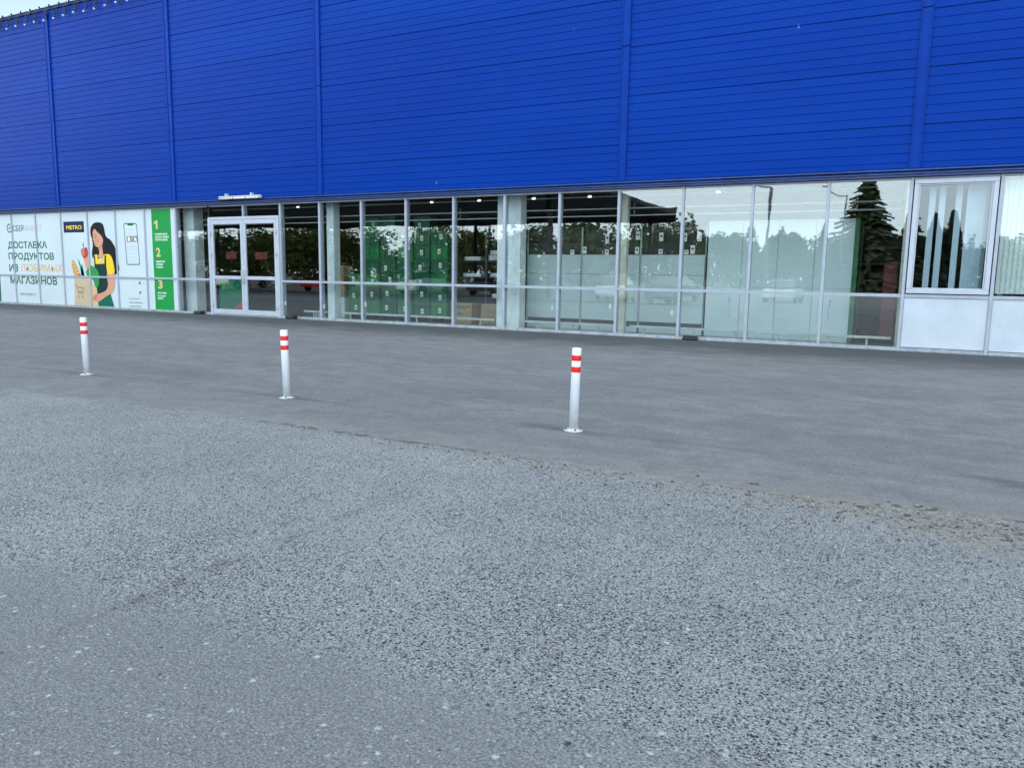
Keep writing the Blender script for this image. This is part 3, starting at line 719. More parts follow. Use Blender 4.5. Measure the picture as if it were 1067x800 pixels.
# shelves seen from behind (pale back sheets)
def shelf_unit(x0, x1, label, tags):
    o = empty('shelf_unit', ((x0+x1)/2, 18.5, .03), label, 'shelf', 'low shelf units with pale backs')
    ys = 18.40
    for z0, z1 in ((.30, .74), (.745, 1.45), (1.455, 1.935)):
        MB().box(x0+.022, x1-.022, ys, ys+.02, z0, z1, .002).build('back_sheet', M['shelf'], o)
    MB().box(x0+.02, x1-.02, ys-.02, ys+.5, .03, .16, .004).build('base', M['shelf'], o)
    MB().box(x0+.03, x1-.03, ys+.02, ys+.04, .162, .296).build('base_gap', M['slot'], o)
    u = MB()
    for x in (x0, x1):
        u.box(x-.012 if x == x1 else x, x if x == x1 else x+.012, ys-.006, ys+.05, .162, 2.62)
    u.build('upright', M['shelf'], o)
    p = MB()
    for x in ((x1-.008,) if True else ()):
        for k in range(34): p.box(x-.006, x+.006, ys-.009, ys-.0062, .30+k*.048, .328+k*.048)
    p.build('upright_slots', M['slot'], o)
    MB().box(x0+.02, x1-.02, ys+.10, ys+.12, 1.94, 2.62).build('mesh_back', M['dark_wall'], o)
    b = MB()
    for z in (2.28, 2.60): b.box(x0+.02, x1-.02, ys+.03, ys+.05, z, z+.02)
    b.build('cross_bar', M['slot'], o)
    for z in (.75, 1.3, 1.9): MB().box(x0+.02, x1-.02, ys+.15, ys+.55, z, z+.03).build('shelf_board', M['shelf'], o)
    for tx, tz, h in tags:
        t_ = MB(); t_.box(tx-.052, tx+.052, ys-.012, ys-.004, tz-h/2, tz+h/2, .002); tb = t_.build('price_tag', M['tagw'], o)
        t_ = MB(); t_.box(tx-.03, tx+.03, ys-.0135, ys-.0122, tz-.0, tz+h*.22); t_.build('printed_price', M['slot'], tb)
shelf_unit(-9.25, -7.70, 'low shelf unit with pale back sheet beside the wide white column', [(-7.96, 2.0, .12)])
shelf_unit(-7.695, -6.14, 'low shelf unit with pale back sheet directly behind the thin cream post', [(-7.62, 2.05, .17), (-7.02, 2.33, .22), (-7.02, 2.0, .13), (-6.22, 2.40, .2), (-6.23, 2.04, .17)])
shelf_unit(-6.135, -4.53, 'low shelf unit with pale back sheet next to the tall pale boards', [(-5.63, 2.36, .2), (-5.63, 2.01, .12), (-5.05, 2.35, .2), (-5.0, 2.0, .1), (-4.70, 2.36, .22), (-4.85, 2.06, .2)])
# dark goods wall above/behind the low shelves
gw = empty('dark_goods_rack', (-6.8, 19.6, .03), 'dark rack of goods behind the pale low shelves', 'rack')
MB().box(-9.2, -4.6, 19.5, 19.56, .03, 2.72).build('back_sheet', M['dark_wall'], gw)
for x in (-9.2, -7.65, -6.1, -4.62): MB().box(x-.03, x+.03, 19.40, 19.498, .03, 2.75).build('upright', M['slot'], gw)
for z in (2.05, 2.4, 2.7): MB().box(-9.16, -4.66, 19.15, 19.39, z, z+.025).build('shelf', M['slot'], gw)

names = ('leftmost tall pale board, next to the low shelves', 'tall pale board, second from the low shelves', 'tall pale board, third from the low shelves', 'tall pale board beside the green edge')
for i in range(4):
    x0 = -4.49+i*.79
    o = empty('tall_board', (x0+.39, 18.42, .03), names[i], 'board', 'tall pale boards')
    MB().box(x0+.004, x0+.786, 18.40, 18.425, .14, 1.20, .002).build('lower_sheet', M['board'], o)
    MB().box(x0+.004, x0+.786, 18.40, 18.425, 1.204, 2.72, .002).build('upper_sheet', M['board'], o)
    MB().box(x0+.004, x0+.786, 18.39, 18.9, .03, .137, .003).build('base', M['shelf'], o)
o = empty('green_end_panel', (-1.27, 18.9, .03), 'green upright end panel at the right of the tall pale boards', 'panel')
MB().box(-1.328, -1.235, 18.39, 18.43, .03, 2.72, .003).build('edge_strip', M['green_board'], o)
MB().box(-1.328, -1.25, 18.432, 19.6, .03, 2.72, .003).build('side_sheet', M['green_board'], o)
# dark shelf further in, right of the green panel
o = empty('dark_shelf', (-.5, 19.4, .03), 'dark open shelf rack in the gap right of the green panel', 'shelf')
for x in (-1.22, .25): MB().box(x-.02, x+.02, 19.2, 19.8, .03, 2.6).build('side_post', M['slot'], o)
MB().box(-1.19, .22, 19.78, 19.8, .05, 2.6).build('back_sheet', M['dark_wall'], o)
for z in (.3, .65, 1.0, 1.38, 1.75, 2.1): MB().box(-1.195, .225, 19.2, 19.775, z, z+.025).build('shelf_board', M['steel'], o)
o = empty('red_cabinet', (-.55, 18.75, .03), 'red cabinet standing in the dark gap beside the office window', 'cabinet')
MB().box(-.72, -.44, 18.7, 18.98, .1, 1.78, .01).build('cabinet_body', M['red'], o)
MB().box(-.70, -.46, 18.685, 18.699, .14, 1.74, .004).build('cabinet_door', M['red'], o)
MB().box(-.72, -.44, 18.71, 18.97, .03, .098).build('cabinet_foot', M['black'], o)
# office partition behind the blinds
MB().box(-.25, -.17, 17.7, 27.9, .03, 3.96).build('partition_wall', M['dark_wall'], store)
MB().box(-.15, 25., 20.6, 20.7, .03, 3.96).build('partition_wall', M['dark_wall'], store)

def blind(n, slats, label):
    x0 = mx(n)
    o = empty('vertical_blind', (x0+.75, 17.55, 3.33), label, 'blind', 'vertical blinds in the office windows')
    MB().box(x0+.1, x0+1.42, 17.53, 17.58, 3.33, 3.37, .004).build('head_rail', M['white_pvc'], o)
    for x, a in slats:
        m = MB(); m.box(-.055, .055, -.002, .002, 1.18, 3.325)
        bmesh.ops.rotate(m.bm, verts=m.bm.verts, cent=(0, 0, 0), matrix=Matrix.Rotation(R(a), 3, 'Z'))
        bmesh.ops.translate(m.bm, verts=m.bm.verts, vec=(x, 17.555, 0))
        m.build('slat', M['blind'], o)
blind(20, [(.09, 4), (.262, -5), (.545, 8)]+[(.735+.068*i, 18+random.uniform(-8, 8)) for i in range(4)]+[(1.02, 50), (1.10, 62)], 'half-open vertical blind, a few separate slats on its left, in the framed office window')
for n in range(21, NB):
    blind(n, [(mx(n)+.12+.084*i, 14+random.uniform(-9, 9)) for i in range(16)], 'closed pale vertical blind in the office window at the right edge' if n == 21 else 'closed pale vertical blind in office window %d to the right of the framed one' % (n-20))

# green crates, stacked
def crate_proto(mat):
    o = empty('plastic_crate', (0, 0, 0))
    m = MB(); w, d, h = .27, .19, .40
    m.box(-w, w, -d, d, 0, .02); 
    for y in (-d, d-.015): m.box(-w, w, y, y+.015, .022, h-.05)
    for x in (-w, w-.015): m.box(x, x+.015, -d+.017, d-.017, .022, h-.05)
    for x in (-w+.02, -.09, .07, w-.04): m.box(x, x+.022, -d-.012, -d-.001, .03, h-.055)
    m.build('crate_body', mat, o)
    r = MB()
    for y0, y1 in ((-d-.018, -d+.016), (d-.016, d+.018)): r.box(-w-.012, w+.012, y0, y1, h-.048, h-.004, .004)
    for x0, x1 in ((-w-.012, -w+.016), (w-.016, w+.012)): r.box(x0, x1, -d+.018, d-.018, h-.048, h-.004)
    r.build('crate_rim', mat, o)
    t_ = MB(); t_.box(-.05, .045, -d-.0155, -d-.0125, .13, .27); tg = t_.build('crate_tag', M['tagw'], o)
    t_ = MB(); t_.box(-.035, .03, -d-.017, -d-.0158, .20, .215); t_.box(-.035, .03, -d-.017, -d-.0158, .165, .185); t_.build('tag_print', M['slot'], tg)
    return o
protos = [crate_proto(M['green_crate']), crate_proto(M['green_crate2'])]
ORD = ['floor-level', 'second', 'third', 'fourth', 'fifth', 'sixth', 'seventh']
used = [False, False]
stacks = [(-15.02, 3, 0), (-14.42, 7, 0), (-13.83, 7, 1), (-13.24, 6, 0), (-12.64, 7, 1), (-12.05, 6, 0)]
WH = ['leftmost stack, by the white column', 'second stack from the left', 'third stack from the left', 'fourth stack from the left', 'fifth stack from the left', 'rightmost stack, by the cardboard']
for i, (x, cnt, k0) in enumerate(stacks):
    for r_ in range(cnt):
        k = (k0+r_*(i % 2)) % 2
        if not used[k]: o = protos[k]; used[k] = True
        else: o = copy_tree(protos[k])
        o.location = (x+random.uniform(-.012, .012), 18.62+.02*random.uniform(-1, 1), .16+r_*(.402+.004*(i % 3)))
        if random.random() < .3:
            for ch in list(o.children):
                if ch.name.startswith('crate_tag') and o not in protos:
                    for g in list(ch.children): bpy.data.objects.remove(g)
                    bpy.data.objects.remove(ch)
        else:
            for ch in o.children:
                if ch.name.startswith('crate_tag'): ch.location = (random.uniform(-.08, .08), 0, random.uniform(-.05, .05))
        tag(o, '%s green crate in the %s' % (ORD[r_] if r_ else 'lowest', WH[i]), 'crate', 'green plastic crates stacked behind the glass')
for i, (x, cnt, k0) in enumerate(stacks):
    o = empty('pallet', (x, 18.62, .03), 'low dark pallet under the crates, '+WH[i], 'pallet', 'pallets under the crates')
    m = MB()
    for y in (18.42, 18.58, 18.74): m.box(x-.28, x+.28, y, y+.08, .135, .158)
    m.build('deck', M['steel'], o)
    m = MB()
    for dx in (-.24, 0, .24): m.box(x+dx-.03, x+dx+.03, 18.42, 18.82, .03, .134)
    m.build('runner', M['steel'], o)
# cardboard and wrapped goods
def carton(name, x0, x1, y0, y1, z0, z1, label, mat='card', tape=True):
    o = empty(name, ((x0+x1)/2, (y0+y1)/2, z0), label, 'box')
    MB().box(x0, x1, y0, y1, z0, z1, .006).build('carton', M[mat], o)
    if tape:
        m = MB(); xc = (x0+x1)/2; m.box(xc-.03, xc+.03, y0-.0015, y0-.0004, z1-.16, z1-.004); m.box(xc-.03, xc+.03, y0+.004, y1-.004, z1+.0006, z1+.0016); m.build('tape', M['g_bag'], o)
    return o
carton('cardboard_box', -16.05, -15.50, 18.45, 18.95, .64, 1.14, 'brown cardboard box on the white box left of the green crates')
carton('cardboard_box', -16.03, -15.54, 18.46, 18.92, 1.142, 1.60, 'brown cardboard box, topmost of the pile left of the green crates')
carton('wrapped_box', -16.06, -15.48, 18.42, 18.96, .03, .638, 'white wrapped box under the two cardboard boxes', 'wrap', False)
o = carton('cardboard_box', -11.60, -10.93, 18.35, 18.85, .03, .60, 'brown cardboard box with dark lettering on the floor right of the green crates', 'card', False)
lettering(o, 'lettering', 'Sonny*', -11.52, -10.99, .42, .55, 18.3495, M['slot'], .02)
m = MB()
for z, w in ((.33, .26), (.29, .34), (.25, .22)): m.box(-11.52, -11.52+w, 18.3485, 18.3495, z, z+.015)
m.build('print_lines', M['slot'], o)
k = 0
for r_ in range(3):
    for c_ in range(4):
        x0 = -10.66+c_*.245
        carton('small_carton', x0, x0+.24, 18.40, 18.75, .03+r_*.19, .03+r_*.19+.186, 'small carton, %s row, %s from the left, by the wide white column' % (['lowest', 'middle', 'top'][r_], ['first', 'second', 'third', 'fourth'][c_]), 'card', False)['group'] = 'small cartons piled by the wide white column'
o = empty('storage_rack', (-10.7, 18.7, .03), 'dark steel storage rack holding wrapped packs left of the wide white column', 'rack')
for x in (-11.75, -10.78, -9.80):
    for y in (18.9, 19.4): MB().box(x-.03, x+.03, y-.03, y+.03, .03, 2.75).build('post', M['steel'], o)
for z in (.72, 1.30, 1.76): MB().box(-11.72, -9.83, 18.86, 19.44, z, z+.03).build('rack_shelf', M['steel'], o)
def pack(x0, x1, z0, h, label, seed):
    rnd = random.Random(seed)
    bm = bmesh.new(); bmesh.ops.create_cube(bm, size=1); bmesh.ops.subdivide_edges(bm, edges=bm.edges, cuts=5, use_grid_fill=True)
    for v in bm.verts:
        v.co = Vector((x0+(x1-x0)*(v.co.x+.5), 18.90+.4*(v.co.y+.5), z0+h*(v.co.z+.5)))
        e = .012 if v.co.z < z0+.005 else 1.
        v.co += Vector((rnd.uniform(-.012, .012), rnd.uniform(-.014, .014), rnd.uniform(0, .016) if e == 1. else 0))
    m = MB(); m.bm.free(); m.bm = bm
    o = m.build('wrapped_pack', M['wrap'], None, True)
    return tag(o, label, 'pack', 'white wrapped packs on the rack')
pack(-10.66, -10.02, 1.331, .10, 'white wrapped pack on the middle rack shelf at right', 1)
pack(-11.55, -10.95, 1.331, .09, 'white wrapped pack on the middle rack shelf at left', 2)
pack(-10.72, -10.05, 1.791, .13, 'white wrapped pack on the top rack shelf, lower of the two at right', 3)
pack(-10.66, -10.12, 1.942, .12, 'white wrapped pack lying on top of another on the top rack shelf', 4)
pack(-11.50, -11.0, 1.791, .09, 'thin white wrapped pack on the top rack shelf at left', 5)
pack(-10.6, -10.0, .751, .11, 'white wrapped pack on the lowest rack shelf', 6)

# ------------------------------------------------------------------ bollards
def bollard(x, y, lean, label):
    o = empty('bollard', (x, y, .009), label, 'bollard', 'white bollards with red bands')
    prof = [(.0, 0), (.041, .0), (.041, .735), (.036, .746), (.0, .749)]
    m = MB(); m.lathe((x, y, .020), [(.0415, .0), (.0415, .722), (.039, .729), (.031, .733), (.012, .734)], 28); p = m.build('post', M['bollard'], o)
    m = MB(); m.lathe((x, y, .0085), [(.086, 0), (.086, .007), (.081, .011), (.05, .0125), (.0425, .022)], 32); m.build('base_plate', M['bollard'], o)
    for z in (.640, .538):
        MB().lathe((x, y, z), [(.0421, 0), (.0424, .001), (.0424, .049), (.0421, .05)], 28).build('reflective_band', M['band'], o)
    m = MB()
    for a in range(4): 
        m.cyl((x+.07*math.cos(a*1.571+.6), y+.07*math.sin(a*1.571+.6), .02), (x+.07*math.cos(a*1.571+.6), y+.07*math.sin(a*1.571+.6), .034), .009, n=6)
    m.build('bolt', M['galvb'], o)
    o.rotation_euler = (0, R(lean), 0)
    return o
bollard(-9.535, 6.22, -1.1, 'white bollard with two red bands furthest left, nearest the banner')
bollard(-6.045, 6.215, -1.7, 'middle white bollard with two red bands in front of the dark shop windows')
bollard(-2.645, 6.24, 1.0, 'nearest white bollard with two red bands, in front of the pale shelves')

# ------------------------------------------------------------------ ground
tag(MB().quad((-700, -700, 0), (700, -700, 0), (700, 700, 0), (-700, 700, 0)).build('parking_lot', M['old']), kind='structure')
m = MB(); rnd = random.Random(3)
edge = []
x = -70.
def edge_y(x):
    base = [(-70, 5.0), (-9.2, 4.97), (-7.6, 5.05), (-6.2, 5.08), (-5.1, 5.2), (-3.9, 5.17), (-3., 5.18), (-2.4, 5.09), (-1.4, 5.08), (-.9, 5.09), (-.4, 5.12), (.1, 5.22), (.6, 5.26), (60, 5.3)]
    for (a, ya), (b, yb) in zip(base, base[1:]):
        if a <= x <= b: return ya+(yb-ya)*(x-a)/(b-a)
    return 5
while x < 50:
    edge.append((x, edge_y(x)+rnd.gauss(0, .016)))
    x += rnd.uniform(.02, .06) if -12 < x < 4 else 1.5
top = [m.bm.verts.new((a, b, .008)) for a, b in edge]; bot = [m.bm.verts.new((a, b-.03, -.001)) for a, b in edge]
far = [m.bm.verts.new((a, 17.26, .008)) for a, b in edge]
for i in range(len(edge)-1):
    m.bm.faces.new((bot[i], bot[i+1], top[i+1], top[i])); m.bm.faces.new((top[i], top[i+1], far[i+1], far[i]))
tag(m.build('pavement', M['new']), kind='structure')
# loose grit along the edge
M['grit'] = paint('loose_grit', (.165, .152, .134), .9, .75, 14)
m = MB(); rnd = random.Random(11)
for k in range(2600):
    x = 1.2-abs(rnd.gauss(0, 2.3)); w = .05+max(0, (x+4.5)/5.1)*.33
    y = 5.1-abs(rnd.gauss(0, w))
    if x < -9: continue
    r = rnd.choice((.003, .003, .004, .005, .007, .010)); 
    mt = Matrix.Translation((x, y, r*.4)) @ Matrix.Rotation(rnd.uniform(0, 6), 4, 'Z') @ Matrix.Diagonal((1, rnd.uniform(.6, 1), rnd.uniform(.5, .8), 1))
    bmesh.ops.create_icosphere(m.bm, subdivisions=1, radius=r, matrix=mt)
for k in range(240):
    x = 1.0-abs(rnd.gauss(0, 1.1)); y = 5.22-abs(rnd.gauss(0, .30))*min(1, max(.12, (x+2.6)/2.6)); r = rnd.choice((.004, .005, .006, .008, .011, .015))
    mt = Matrix.Translation((x, y, (.012 if y > 5.2 else 0)+r*.2)) @ Matrix.Rotation(rnd.uniform(-.6, .6), 4, 'Z') @ Matrix.Diagonal((rnd.uniform(1, 2.4), 1, .45, 1))
    bmesh.ops.create_icosphere(m.bm, subdivisions=1, radius=r, matrix=mt)
for k in range(260):
    x, y = rnd.uniform(-9, 2), rnd.uniform(1.2, 16)
    z = .012 if y > 5.2 else 0.
    r = rnd.choice((.003, .004, .006, .008))
    mt = Matrix.Translation((x, y, z+r*.4)) @ Matrix.Diagonal((1, rnd.uniform(.6, 1), .6, 1))
    bmesh.ops.create_icosphere(m.bm, subdivisions=1, radius=r, matrix=mt)
tag(m.build('gravel', M['grit']), kind='stuff', label='loose grit scattered along the ragged edge of the newer asphalt')

# ------------------------------------------------------------------ across the car park (seen in the glass only)
def foliage(name, c1, c2):
    t = NT(name); oi = t.node('ShaderNodeNewGeometry').outputs['Random Per Island']
    c = t.mix(oi, c1, c2)
    b = t.bsdf(c, .7, .2, **{'Transmission Weight': 0.})
    return t.m
M['leaf'] = foliage('broad_leaves', (.045, .08, .018), (.13, .16, .04)); M['needle'] = foliage('spruce_needles', (.035, .058, .028), (.085, .105, .055))
M['bark'] = paint('bark', (.09, .07, .05), .9, .3, 10)
def leaf_cloud(m, rnd, c, rad, n, size):
    for k in range(n):
        d = Vector((rnd.gauss(0, 1), rnd.gauss(0, 1), rnd.gauss(0, 1))).normalized()*rnd.uniform(.45, 1)
        p = Vector(c)+Vector((d.x*rad[0], d.y*rad[1], d.z*rad[2]))
        u = Vector((rnd.gauss(0, 1), rnd.gauss(0, 1), rnd.gauss(0, 1))).normalized()*size*rnd.uniform(.6, 1.3); w = u.orthogonal().normalized()*size*rnd.uniform(.5, 1)
        m.quad(p-u, p-w, p+u, p+w)
def broad_crown(m, rnd, x, y, h, n=420):
    for q in range(7):
        leaf_cloud(m, rnd, (x+rnd.uniform(-1, 1)*h*.22, y+rnd.uniform(-1, 1)*h*.2, h*rnd.uniform(.35, .82)), (h*.2, h*.2, h*.17), n//7, h*.030)
def spruce_crown(m, rnd, x, y, h, n=42, k=22, wd=.22):
    for i in range(n):
        z = h*(.08+.9*i/n); r = h*wd*(1-i/n)+.1
        for j in range(k):
            a = rnd.uniform(0, 6.283); rr = r*rnd.choice((.4, .6, .8, 1., 1.05, 1.3))*rnd.uniform(.8, 1.1); z = h*(.08+.9*(i+rnd.uniform(-.8, .8))/n)
            tip = Vector((x+rr*math.cos(a), y+rr*math.sin(a), z-rr*.25)); s0 = Vector((-math.sin(a), math.cos(a), 0))*h*.022
            c = Vector((x, y, z+.1))
            m.quad(c, tip-s0, tip+Vector((0, 0, -.15)), tip+s0)
rnd = random.Random(5); m = MB()
for i in range(230):
    x = -215+i*1.2+rnd.uniform(-1.2, 1.2); y = -72+rnd.uniform(-9, 5); h = rnd.uniform(6.8, 9.4)*(1.18 if x < -28 else .95)
    if rnd.random() < .3: spruce_crown(m, rnd, x, y, h*1.1, 14, 10)
    else: broad_crown(m, rnd, x, y, h, 720)
for i in range(150):
    leaf_cloud(m, rnd, (-215+i*1.85, -69+rnd.uniform(-2, 2), 2.6), (1.8, 1.5, 3.0), 330, .32)
tag(m.build('forest', M['leaf']), kind='stuff', label='belt of green trees across the car park mirrored in the shop glass')
for x, y, h, lab in ((-5.0, -46, 11.6, 'tall wide spruce standing alone across the car park'), (-9.3, -52, 7.6, 'shorter spruce left of the tall one'), (-2.1, -50, 8.0, 'young spruce right of the tall one'), (-.8, -52, 8.3, 'young spruce furthest right, opposite the office window')):
    o = empty('spruce_tree', (x, y, 0), lab, 'tree', 'spruces across the car park')
    MB().cyl((x, y, 0), (x, y, h*.97), h*.016, .01, 8).build('trunk', M['bark'], o)
    c = MB(); spruce_crown(c, rnd, x, y, h, 46, 26, .33 if h > 10 else .20); c.build('crown', M['needle'], o)
for x, y, h in ((-14., -55, 6.8), (-2.2, -56, 7.0), (6., -58, 7.5), (11., -55, 8.)):
    o = empty('broadleaf_tree', (x, y, 0), 'round green tree %d m across the car park' % int(-y), 'tree', 'trees across the car park')
    MB().cyl((x, y, 0), (x, y, h*.6), h*.022, h*.01, 8).build('trunk', M['bark'], o)
    c = MB(); broad_crown(c, rnd, x, y, h, 2600); c.build('crown', M['leaf'], o)
# flat-roofed canopy over the far parking rows
cn = empty('parking_canopy', (-60, -18, 0), 'dark flat-roofed canopy over parking rows opposite the shop', 'canopy')
M['canopy'] = paint('dark_canopy_sheet', (.018, .019, .021), .7, .2, 1); M['brown'] = paint('brown_fascia', (.06, .042, .035), .7, .2, 1)
MB().box(-130, -18.6, -31, -5, 6.9, 7.2).build('roof', M['canopy'], cn)
MB().box(-130, -18.59, -31.2, -31.01, 6.2, 7.5).build('fascia', M['brown'], cn)
for k in range(7):
    for y in (-29, -9): MB().cyl((-20.5-k*17, y, 0), (-20.5-k*17, y, 6.9), .16, n=12).build('canopy_post', M['canopy'], cn)
# lamp posts
M['galv'] = paint('galvanised_steel', (.13, .14, .15), .5, .1, 5)
for i, (x, y, lab) in enumerate(((-9.6, -22, 'thick dark street lamp post opposite the shelves'), (-5.2, -30, 'curved-arm street lamp opposite the green panel'))):
    o = empty('street_lamp', (x, y, 0), lab, 'street lamp', 'street lamps in the car park')
    m = MB(); m.cyl((x, y, 0), (x, y, 7.6), .11 if i == 0 else .07, .07 if i == 0 else .045, 12); m.build('post', M['galv'], o)
    m = MB(); pts = [(x-.0+(-1.6)*math.sin(t/8*1.4), y, 7.6+1.0*(1-math.cos(t/8*1.4))*1.0) for t in range(9)]; m.tube(pts, .04, 8); m.build('arm', M['galv'], o)
    e = pts[-1]; MB().box(e[0]-.5, e[0]+.05, e[1]-.12, e[1]+.12, e[2]-.06, e[2]+.08, .02).build('lamp_head', M['white_pvc'], o)
# parked cars
def car_proto(mat):
    o = empty('parked_car', (0, 0, 0))
    body = [(-2.15, .32), (-2.18, .60), (-2.08, .84), (-1.2, .94), (-1.0, .96), (1.1, .98), (1.95, .92), (2.10, .80), (2.15, .45), (2.05, .30)]
    m = MB(); W = .86
    rings = []
    for yy, sx, sz in ((-W, .97, .94), (-W*.92, 1, 1), (W*.92, 1, 1), (W, .97, .94)):
        rings.append([m.bm.verts.new((p[0]*sx, yy, .3+(p[1]-.3)*sz)) for p in body])
    n = len(body)
    for a, b in zip(rings, rings[1:]):
        for i in range(n): m.bm.faces.new((a[i], a[(i+1) % n], b[(i+1) % n], b[i]))
    m.bm.faces.new(rings[0][::-1]); m.bm.faces.new(rings[-1])
    m.build('body', mat, o)
    roof = [(-1.05, .955), (-.35, 1.42), (.55, 1.46), (1.55, .965)]
    m = MB(); a = [m.bm.verts.new((p[0], -.80 if p[1] < 1 else -.60, p[1])) for p in roof]; b = [m.bm.verts.new((p[0], .80 if p[1] < 1 else .60, p[1])) for p in roof]
    for i in range(3): m.bm.faces.new((a[i], a[i+1], b[i+1], b[i]))
    m.bm.faces.new(a[::-1]); m.bm.faces.new(b)
    m.build('car_windows', M['carglass'], o)
    MB().box(-.36, .60, -.59, .59, 1.435, 1.475, .015).build('roof', mat, o)
    for x in (-1.35, 1.35):
        for y in (-.80, .80):
            w = MB().cyl((x, y-.1, .31), (x, y+.1, .31), .31, n=20).build('wheel', M['black'], o)
            MB().cyl((x, y-.105, .31), (x, y+.105, .31), .19, n=12).build('rim', M['galv'], w)
    for y in (-.62, .62): MB().box(-2.17, -2.10, y-.16, y+.16, .62, .74, .02).build('headlight', M['bulb'], o)
    return o
M['carglass'] = paint('dark_car_glass', (.015, .018, .02), .06, .1, 3); M['carwhite'] = paint('white_car_paint', (.75, .76, .77), .18, .03, 2); M['carred'] = paint('red_car_paint', (.35, .015, .015), .18, .05, 2); M['cargrey'] = paint('dark_car_paint', (.06, .065, .07), .18, .05, 2)
for x, y, rz, mt, lab in ((-16., -9, 80, 'carwhite', 'white parked car opposite the low shelves'), (-24.5, -9.5, 90, 'cargrey', 'dark grey parked car under the canopy edge'), (-38.5, -9.5, 88, 'carred', 'red parked car opposite the doors'),
                          (-12.5, -9.2, 95, 'cargrey', 'dark grey parked car right of the white one'), (-47., -9.3, 90, 'carwhite', 'white parked car opposite the banner'), (-7., -13, 90, 'carwhite', 'white parked car opposite the tall boards'), (-30., -9.4, 90, 'carwhite', 'white parked car opposite the crates')):
    o = car_proto(M[mt]); o.location = (x, y, 0); o.rotation_euler = (0, 0, R(rz)); tag(o, lab, 'car', 'cars parked across from the shop')

# ------------------------------------------------------------------ the photographer, mirrored faintly in the office window
M['jacket'] = paint('dark_blue_jacket', (.012, .018, .05), .8, .2, 6); M['jeans'] = paint('dark_jeans', (.018, .022, .035), .85, .2, 8)
M['skin'] = paint('skin', (.45, .26, .19), .5, .05, 5); M['hair'] = paint('dark_hair', (.02, .014, .01), .6, .2, 20)
def skin_mesh(name, chain_pts, edges, mat, parent, sub=2):
    me = bpy.data.meshes.new(name); me.from_pydata([p[:3] for p in chain_pts], edges, [])
    o = bpy.data.objects.new(name+'_tmp', me); col.objects.link(o)
    md = o.modifiers.new('skin', 'SKIN'); md.use_smooth_shade = True
    for v, p in zip(me.skin_vertices[0].data, chain_pts): v.radius = (p[3], p[4] if len(p) > 4 else p[3])
    me.skin_vertices[0].data[0].use_root = True
    sm = o.modifiers.new('sub', 'SUBSURF'); sm.levels = sub; sm.render_levels = sub
    dg = bpy.context.evaluated_depsgraph_get(); r_ = bpy.data.meshes.new_from_object(o.evaluated_get(dg)); r_.name = name
    bpy.data.objects.remove(o); r_.materials.clear(); r_.materials.append(mat)
    n_ = bpy.data.objects.new(name, r_); col.objects.link(n_)
    if parent is not None: n_.parent = parent; n_.location = -worldloc(parent)
    return n_
px_, py_ = .03, -.46
per = empty('person', (px_, py_, 0), 'person in dark blue jacket and jeans standing opposite the window, holding up a phone', 'person')
P = [(px_, py_, .96, .15, .11), (px_, py_-.01, 1.15, .145, .10), (px_, py_-.01, 1.34, .17, .105), (px_, py_, 1.46, .10, .075), (px_, py_+.015, 1.53, .055), (px_, py_+.03, 1.60, .075, .085), (px_, py_+.03, 1.69, .078, .095), (px_, py_+.02, 1.75, .05, .06)]
E_ = [(0, 1), (1, 2), (2, 3), (3, 4), (4, 5), (5, 6), (6, 7)]
for sx in (-1, 1):
    b = len(P)
    P += [(px_+sx*.19, py_, 1.42, .062), (px_+sx*.25, py_+.10, 1.17, .050), (px_+sx*.10, py_+.31, 1.31, .036), (px_+sx*.075, py_+.36, 1.335, .028)]
    E_ += [(2, b), (b, b+1), (b+1, b+2), (b+2, b+3)]
    b = len(P)
    P += [(px_+sx*.095, py_, .86, .088), (px_+sx*.105, py_+.015, .50, .062), (px_+sx*.11, py_-.02, .10, .045), (px_+sx*.115, py_+.12, .045, .042, .032)]
    E_ += [(0, b), (b, b+1), (b+1, b+2), (b+2, b+3)]
skin_mesh('body', P, E_, M['jacket'], per)
hd = MB(); hd.ball((px_, py_+.035, 1.655), .1, 3, (.80, .96, 1.18)); hd.ball((px_, py_+.134, 1.645), .017, 2, (.8, 1, 1.5))
for sx in (-1, 1): hd.ball((px_+sx*.082, py_+.02, 1.65), .026, 2, (.4, .8, 1.2))
hd.build('face', M['skin'], per, True)
ft = MB()
for sx in (-1, 1): ft.ball((px_+sx*.031, py_+.122, 1.672), .011, 2, (1.2, .6, .7))
ft.ball((px_, py_+.126, 1.605), .012, 2, (2, .5, .5)); ft.build('eyes_and_mouth', M['hair'], per, True)
MB().ball((px_, py_+.015, 1.69), .103, 3, (.86, .98, 1.0)).build('hair', M['hair'], per, True)
for sx in (-1, 1):
    H = [(px_+sx*.075, py_+.36, 1.335, .026, .02), (px_+sx*.072, py_+.39, 1.365, .032, .016)]; EE = [(0, 1)]
    for q in range(4):
        b = len(H); zq = 1.345+.019*q
        H += [(px_+sx*.078, py_+.405, zq+.004, .009), (px_+sx*.082, py_+.428, zq+.006, .0085), (px_+sx*(.060-.003*q), py_+.438, zq+.006, .0075)]
        EE += [(1, b), (b, b+1), (b+1, b+2)]
    b = len(H); H += [(px_+sx*.055, py_+.385, 1.365, .011), (px_+sx*.045, py_+.395, 1.395, .009)]; EE += [(0, b), (b, b+1)]
    skin_mesh('hand', H, EE, M['skin'], per, 1)
lg = MB()
for sx in (-1, 1): lg.cyl((px_+sx*.10, py_, .93), (px_+sx*.112, py_-.012, .09), .10, .062, 14)
lg.build('trousers', M['jeans'], per)
sh = MB()
for sx in (-1, 1): sh.box(px_+sx*.115-.05, px_+sx*.115+.05, py_-.09, py_+.18, .0, .085, .03)
sh.build('shoes', M['black'], per)
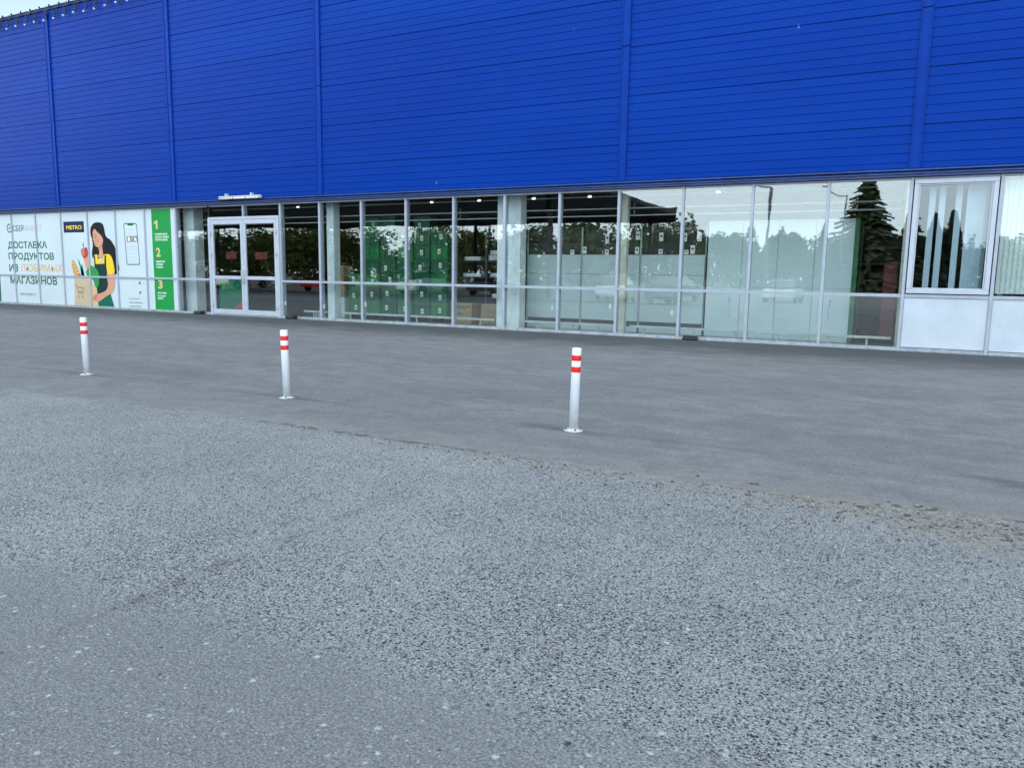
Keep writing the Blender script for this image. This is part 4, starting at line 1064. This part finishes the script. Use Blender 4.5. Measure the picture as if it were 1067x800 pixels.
pn = empty('phone', (px_, py_+.42, 1.371), 'black phone held up in both hands by the person in the dark blue jacket', 'phone')
MB().box(px_-.073, px_+.073, py_+.409, py_+.417, 1.335, 1.407, .003).build('phone_body', M['black'], pn)

# ------------------------------------------------------------------ sky, sun, camera
ELEV, AZ = 22., -18.
w = bpy.data.worlds.new('World'); scene.world = w; w.use_nodes = True
nt = w.node_tree; nt.nodes.clear()
out = nt.nodes.new('ShaderNodeOutputWorld'); bg = nt.nodes.new('ShaderNodeBackground')
sky = nt.nodes.new('ShaderNodeTexSky'); sky.sky_type = 'NISHITA'; sky.sun_disc = False
sky.sun_elevation = R(ELEV); sky.sun_rotation = R(AZ); sky.air_density = 1.; sky.dust_density = .6; sky.ozone_density = 1.
tc = nt.nodes.new('ShaderNodeTexCoord')
mp = nt.nodes.new('ShaderNodeMapping'); mp.inputs['Scale'].default_value = (1.6, 1.6, 4.2); mp.inputs['Location'].default_value = (.7, 1.3, .2)
nz = nt.nodes.new('ShaderNodeTexNoise'); nz.inputs['Scale'].default_value = 1.5; nz.inputs['Detail'].default_value = 7; nz.inputs['Roughness'].default_value = .58; nz.inputs['Distortion'].default_value = .3
mr = nt.nodes.new('ShaderNodeMapRange'); mr.inputs[1].default_value = .40; mr.inputs[2].default_value = .62; mr.interpolation_type = 'SMOOTHSTEP'
mr.inputs[4].default_value = .97
sx_ = nt.nodes.new('ShaderNodeSeparateXYZ'); side = nt.nodes.new('ShaderNodeMapRange'); side.interpolation_type = 'SMOOTHSTEP'
side.inputs[1].default_value = .45; side.inputs[2].default_value = -.5; side.inputs[3].default_value = -.26; side.inputs[4].default_value = .2
addn = nt.nodes.new('ShaderNodeMath'); addn.operation = 'ADD'
mx_ = nt.nodes.new('ShaderNodeMix'); mx_.data_type = 'RGBA'
mx_.inputs[7].default_value = (14.2, 16.4, 18.0, 1)
L = nt.links.new
L(tc.outputs['Generated'], mp.inputs[0]); L(mp.outputs[0], nz.inputs['Vector']); L(tc.outputs['Generated'], sx_.inputs[0]); L(sx_.outputs[1], side.inputs[0]); L(nz.outputs[0], addn.inputs[0]); L(side.outputs[0], addn.inputs[1]); L(addn.outputs[0], mr.inputs[0]); L(mr.outputs[0], mx_.inputs[0])
L(sky.outputs[0], mx_.inputs[6]); L(mx_.outputs[2], bg.inputs[0]); L(bg.outputs[0], out.inputs[0])
bg.inputs[1].default_value = .12
sun = bpy.data.lights.new('sun', 'SUN'); sun.energy = 3.0; sun.angle = R(.5); sun.color = (1., .95, .87)
so = bpy.data.objects.new('sun', sun); col.objects.link(so)
so.rotation_euler = (R(-(90-ELEV)), 0, R(-AZ))

cam = bpy.data.cameras.new('camera'); co = bpy.data.objects.new('camera', cam); col.objects.link(co)
cam.sensor_width = 36; cam.lens = 799.5/1067*36; cam.clip_end = 3000; cam.clip_start = .05
p, r, y = R(8.0043), R(.9143), R(-27.6808)
fw = Vector((math.sin(y)*math.cos(p), math.cos(y)*math.cos(p), -math.sin(p)))
ri0 = Vector((math.cos(y), -math.sin(y), 0)); up0 = ri0.cross(fw)
ri = ri0*math.cos(r)+up0*math.sin(r); up = -ri0*math.sin(r)+up0*math.cos(r)
mat = Matrix((ri, up, -fw)).transposed().to_4x4(); mat.translation = (0, 0, 1.371)
co.matrix_world = mat
scene.camera = co
scene.view_settings.view_transform = 'Standard'; scene.view_settings.look = 'None'
scene.view_settings.gamma = 1; scene.view_settings.use_curve_mapping = False
scene.view_settings.exposure = .66
scene.cycles.use_denoising = True
scene.cycles.max_bounces = 10; scene.cycles.transparent_max_bounces = 24
